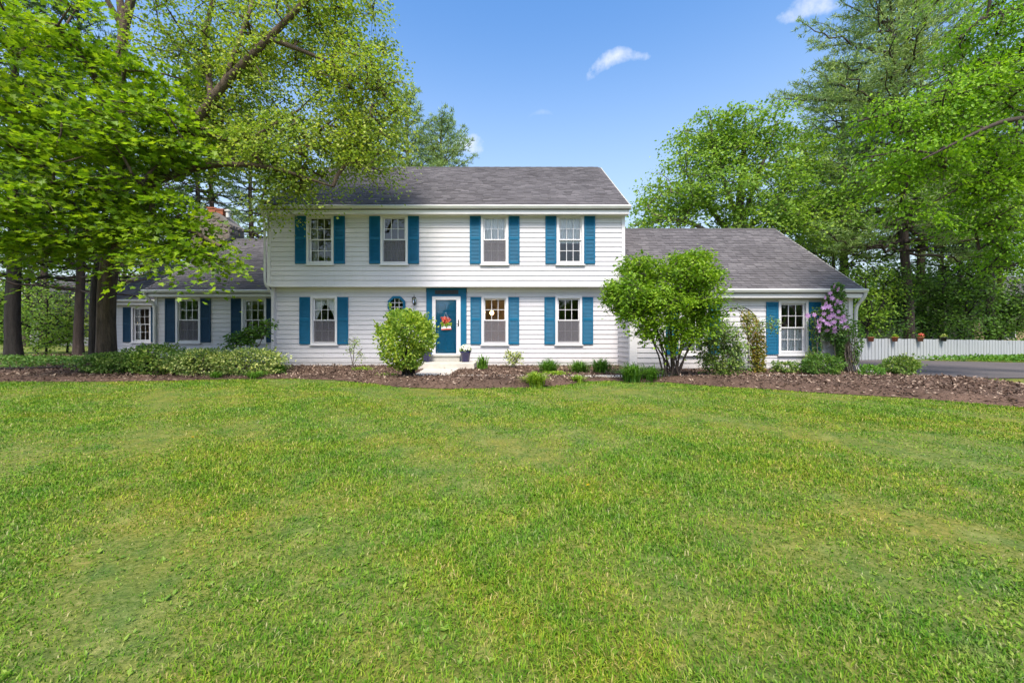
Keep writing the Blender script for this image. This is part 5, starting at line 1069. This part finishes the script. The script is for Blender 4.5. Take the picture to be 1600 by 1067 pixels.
def vine_column(label, name, cat, pts, n, leaf, mat, seed, spread, stemn, stem_r, stem_m='bark_grey', base=None):
    """leaves massed round a polyline of (x,y,z,radius)"""
    r2 = np.random.default_rng(seed); Q = resample(np.array(pts, float), .08); b = base or (pts[0][0], pts[0][1], G(pts[0][0], pts[0][1])); t = thing(name, b, label, cat)
    k = r2.integers(0, len(Q), n); u = unit(r2.normal(size=(n, 3))); p = Q[k, :3]+u*Q[k, 3:4]*(.35+.65*r2.random((n, 1))**.5)*spread
    if n: tag(put('foliage', leaf_mesh('foliage', p, u+r2.normal(size=(n, 3))*.6-np.array([0, 0, .3]), u*.7+np.array([0, -.2, .5])+r2.normal(size=(n, 3))*.4, leaf*r2.uniform(.6, 1.3, n), 'oval', M[mat]), t), kind='stuff')
    P, R2 = [], []
    for q in range(stemn):
        o = r2.normal(size=3)*np.array([1, 1, 0])*Q[:, 3:4].mean()*.5; ph = r2.random()*6.28; c = Q[:, :3]+o+np.stack([np.sin(Q[:, 2]*6+ph)*.03, np.cos(Q[:, 2]*5+ph)*.03, np.zeros(len(Q))], 1); P.append(c); R2.append(np.linspace(stem_r, stem_r*.4, len(c)))
    V, F = tube_arrays(P, R2, 5); put('stems', npmesh('stems', V, F, M[stem_m], True), t); return t
vine_column('reddish green vine climbing the right leg of the metal arch', 'climbing_vine', 'vine', [(X(1184, d), d-.02, -.05, .17), (X(1183, d), d-.05, .6, .2), (X(1180, d), d-.05, 1.1, .22), (X(1172, d), d-.05, 1.5, .26), (X(1166, d), d-.02, 1.78, .16)], 3600, .06, 'vine', 150, 1.2, 9, .012)
vine_column('wisp of green vine on top of the metal arch', 'climbing_vine', 'vine', [(X(1142, d), d, zt_-.06, .05), (X(1150, d), d, zt_, .1), (X(1160, d), d, zt_-.03, .06)], 110, .045, 'lowgreen', 151, 1.2, 2, .005, base=(X(1150, d), d, zt_))
# clematis
d = 13.72
cv = vine_column('clematis with lilac pink flowers on the garage wing corner', 'clematis', 'vine', [(X(1312, d), d, -.1, .06), (X(1312, d), d, .9, .10), (X(1310, d), d, 1.2, .36), (X(1300, d), d, 1.5, .48), (X(1300, d), d, 1.9, .36), (X(1302, d), d-.05, 2.3, .30), (X(1305, d), d-.1, 2.75, .14)], 3800, .08, 'dark', 152, 1.05, 6, .01)
r2 = np.random.default_rng(8)
def flower_mesh(r, seed):
    q = np.random.default_rng(seed); n = 7; a = np.arange(n)*6.283/n+q.random(); ax = np.stack([np.cos(a), np.full(n, -.15), np.sin(a)], 1); nr = np.tile(np.array([[0, -1.0, 0]]), (n, 1))+ax*-.2
    return leaf_mesh('flower', np.zeros((n, 3)), ax, nr, np.full(n, r), 'oval', M['petal'], .72)
FM = [flower_mesh(r, s) for r, s in ((.09, 1), (.105, 2), (.08, 3))]
fpts = [(1303, 447), (1309, 452), (1297, 458), (1289, 465), (1300, 466), (1308, 470), (1290, 474), (1295, 479), (1305, 475), (1313, 473), (1288, 481), (1299, 484), (1282, 498), (1277, 503), (1286, 501), (1281, 507), (1301, 492), (1307, 496), (1313, 497), (1296, 496), (1318, 494), (1303, 503), (1297, 506), (1291, 505), (1304, 512), (1322, 511), (1280, 517), (1292, 516), (1304, 517), (1310, 487), (1272, 492), (1262, 493), (1315, 503), (1287, 490), (1279, 510), (1320, 500)]
for k, (px, py) in enumerate(fpts):
    dd_ = d-.34-.08*r2.random(); p = W(px, py, dd_); o = put('flower', FM[k % 3], cv, tuple(p)); o.rotation_euler = (r2.normal()*.35-.25, r2.random()*6, r2.normal()*.35)
vine_column('bundle of brown woody vine stems at the garage wing corner', 'vine_bundle', 'vine', [(X(1326, d), d, -.12, .15), (X(1322, d), d, .5, .17), (X(1320, d), d, 1.0, .2), (X(1320, d), d, 1.35, .16)], 160, .05, 'vine', 153, .9, 70, .016, 'bark_grey')
vine_column('green leafy vine at the outer edge of the clematis by the downspout', 'climbing_vine', 'vine', [(X(1336, d), d-.02, .3, .05), (X(1338, d), d-.05, .95, .16), (X(1336, d), d-.05, 1.3, .22), (X(1330, d), d, 1.6, .14)], 620, .07, 'strap', 154, 1.0, 3, .008)
vine_column('leafy vine hanging left of the clematis below its flowers', 'climbing_vine', 'vine', [(X(1277, d), d, -.1, .03), (X(1277, d), d, .5, .06), (X(1277, d), d, .8, .16), (X(1276, d), d, 1.3, .22), (X(1272, d), d, 1.6, .2), (X(1276, d), d, 2.0, .12)], 900, .065, 'dark', 155, 1.0, 8, .012)
# ground cover at the far left, bed edging, grass by the fence and dandelions
def carpet(name, label, poly, n, h, leaf, mat, seed, cat):
    x, y = scatter(poly, n, seed); n = len(x); r2 = np.random.default_rng(seed); p = np.stack([x, y, gz(x, y)+.02+h*r2.random(n)], 1)
    ax = np.stack([r2.normal(size=n), r2.normal(size=n), np.abs(r2.normal(size=n))*.9], 1); nr = r2.normal(size=(n, 3))*.5+np.array([0, -.2, 1])
    tag(put(name, leaf_mesh(name, p, ax, nr, leaf*r2.uniform(.6, 1.3, n), 'oval', M[mat])), label, cat, kind='stuff')
carpet('ground_cover', 'dense green ground cover around the left pine trunks', [gp(-120, 583), gp(0, 580), gp(60, 577), gp(130, 571), (X(130, 17), 17), (X(-60, 18), 18)], 6000, .12, .08, 'dark', 160, 'ground cover')
carpet('verge_grass', 'rough grass growing along the foot of the board fence', [(20.5, 21.3), (24, 19.6), (38, 19.6), (38, 25), (33, 24.3)], 9000, .22, .12, 'strap', 161, 'grass')
carpet('bed_weeds', 'scattered small weeds sprouting in the right mulch bed', [gp(1290, 612), gp(1600, 632), gp(1600, 612), gp(1400, 596)], 900, .06, .05, 'lowgreen', 162, 'weeds')
carpet('bed_weeds', 'scattered small weeds sprouting in the bed before the walk', [gp(650, 604), gp(820, 604), gp(820, 594), gp(650, 594)], 900, .05, .045, 'lowgreen', 163, 'weeds')
m = MB(); P = [gp(*p) for p in ((0, 579), (60, 578), (128, 575))]; m.tube(resample(np.array([(x, y, G(x, y)+.06) for x, y in P]), .3), .05, 6); o = m.build('bed_edging', M['bark_dark']); tag(o, 'dark timber edging along the ground cover at far left', 'edging')
m = MB(); P = [(X(52, 26), 26, .35), (X(118, 23.5), 23.5, 1.0)]; m.tube(resample(np.array(P), .5), .09, 7); o = m.build('fallen_log', M['bark_dark']); tag(o, 'fallen dark log propped behind the left trunks', 'log')
for k, (px, py) in enumerate(((917, 768), (640, 655), (300, 690))):
    x_, y_ = gp(px, py); z_ = G(x_, y_); t = thing('dandelion', (x_, y_, z_), ('yellow dandelion in the middle of the lawn', 'yellow dandelion on the far lawn below the front door', 'yellow dandelion on the left half of the lawn')[k], 'dandelion', 'dandelions on the lawn')
    m = MB(); m.tube([(x_, y_, z_), (x_+.01, y_, z_+.06)], .002, 5); m.build('stem', M['strap'], t)
    n = 40; a = rng.uniform(0, 6.283, n); ax = np.stack([np.cos(a), np.sin(a), rng.uniform(0, 1.5, n)], 1); p = np.tile(np.array([[x_+.01, y_, z_+.06]]), (n, 1)); put('flower_head', leaf_mesh('flower_head', p, ax, np.tile([[0, 0, 1.]], (n, 1))+rng.normal(size=(n, 3))*.2, np.full(n, .018), 'strap', M['yellow'], 2), t)

def street_trees():
    r2 = np.random.default_rng(77); n = 30000; a = r2.uniform(-60, 60, n); y = -r2.uniform(34, 44, n); hh = 8+3*np.sin(a*.2+1)+2*np.sin(a*.53)+1.2*np.sin(a*1.3); p = np.stack([a, y, hh*r2.random(n)**.7-.4], 1)
    return leaf_mesh('street_trees', p, r2.normal(size=(n, 3)), r2.normal(size=(n, 3)), r2.uniform(.5, 1.0, n), 'diamond', M['under'], 1.2)
tag(put('street_trees', street_trees()), 'belt of trees across the street behind the photographer', 'woodland', kind='stuff')
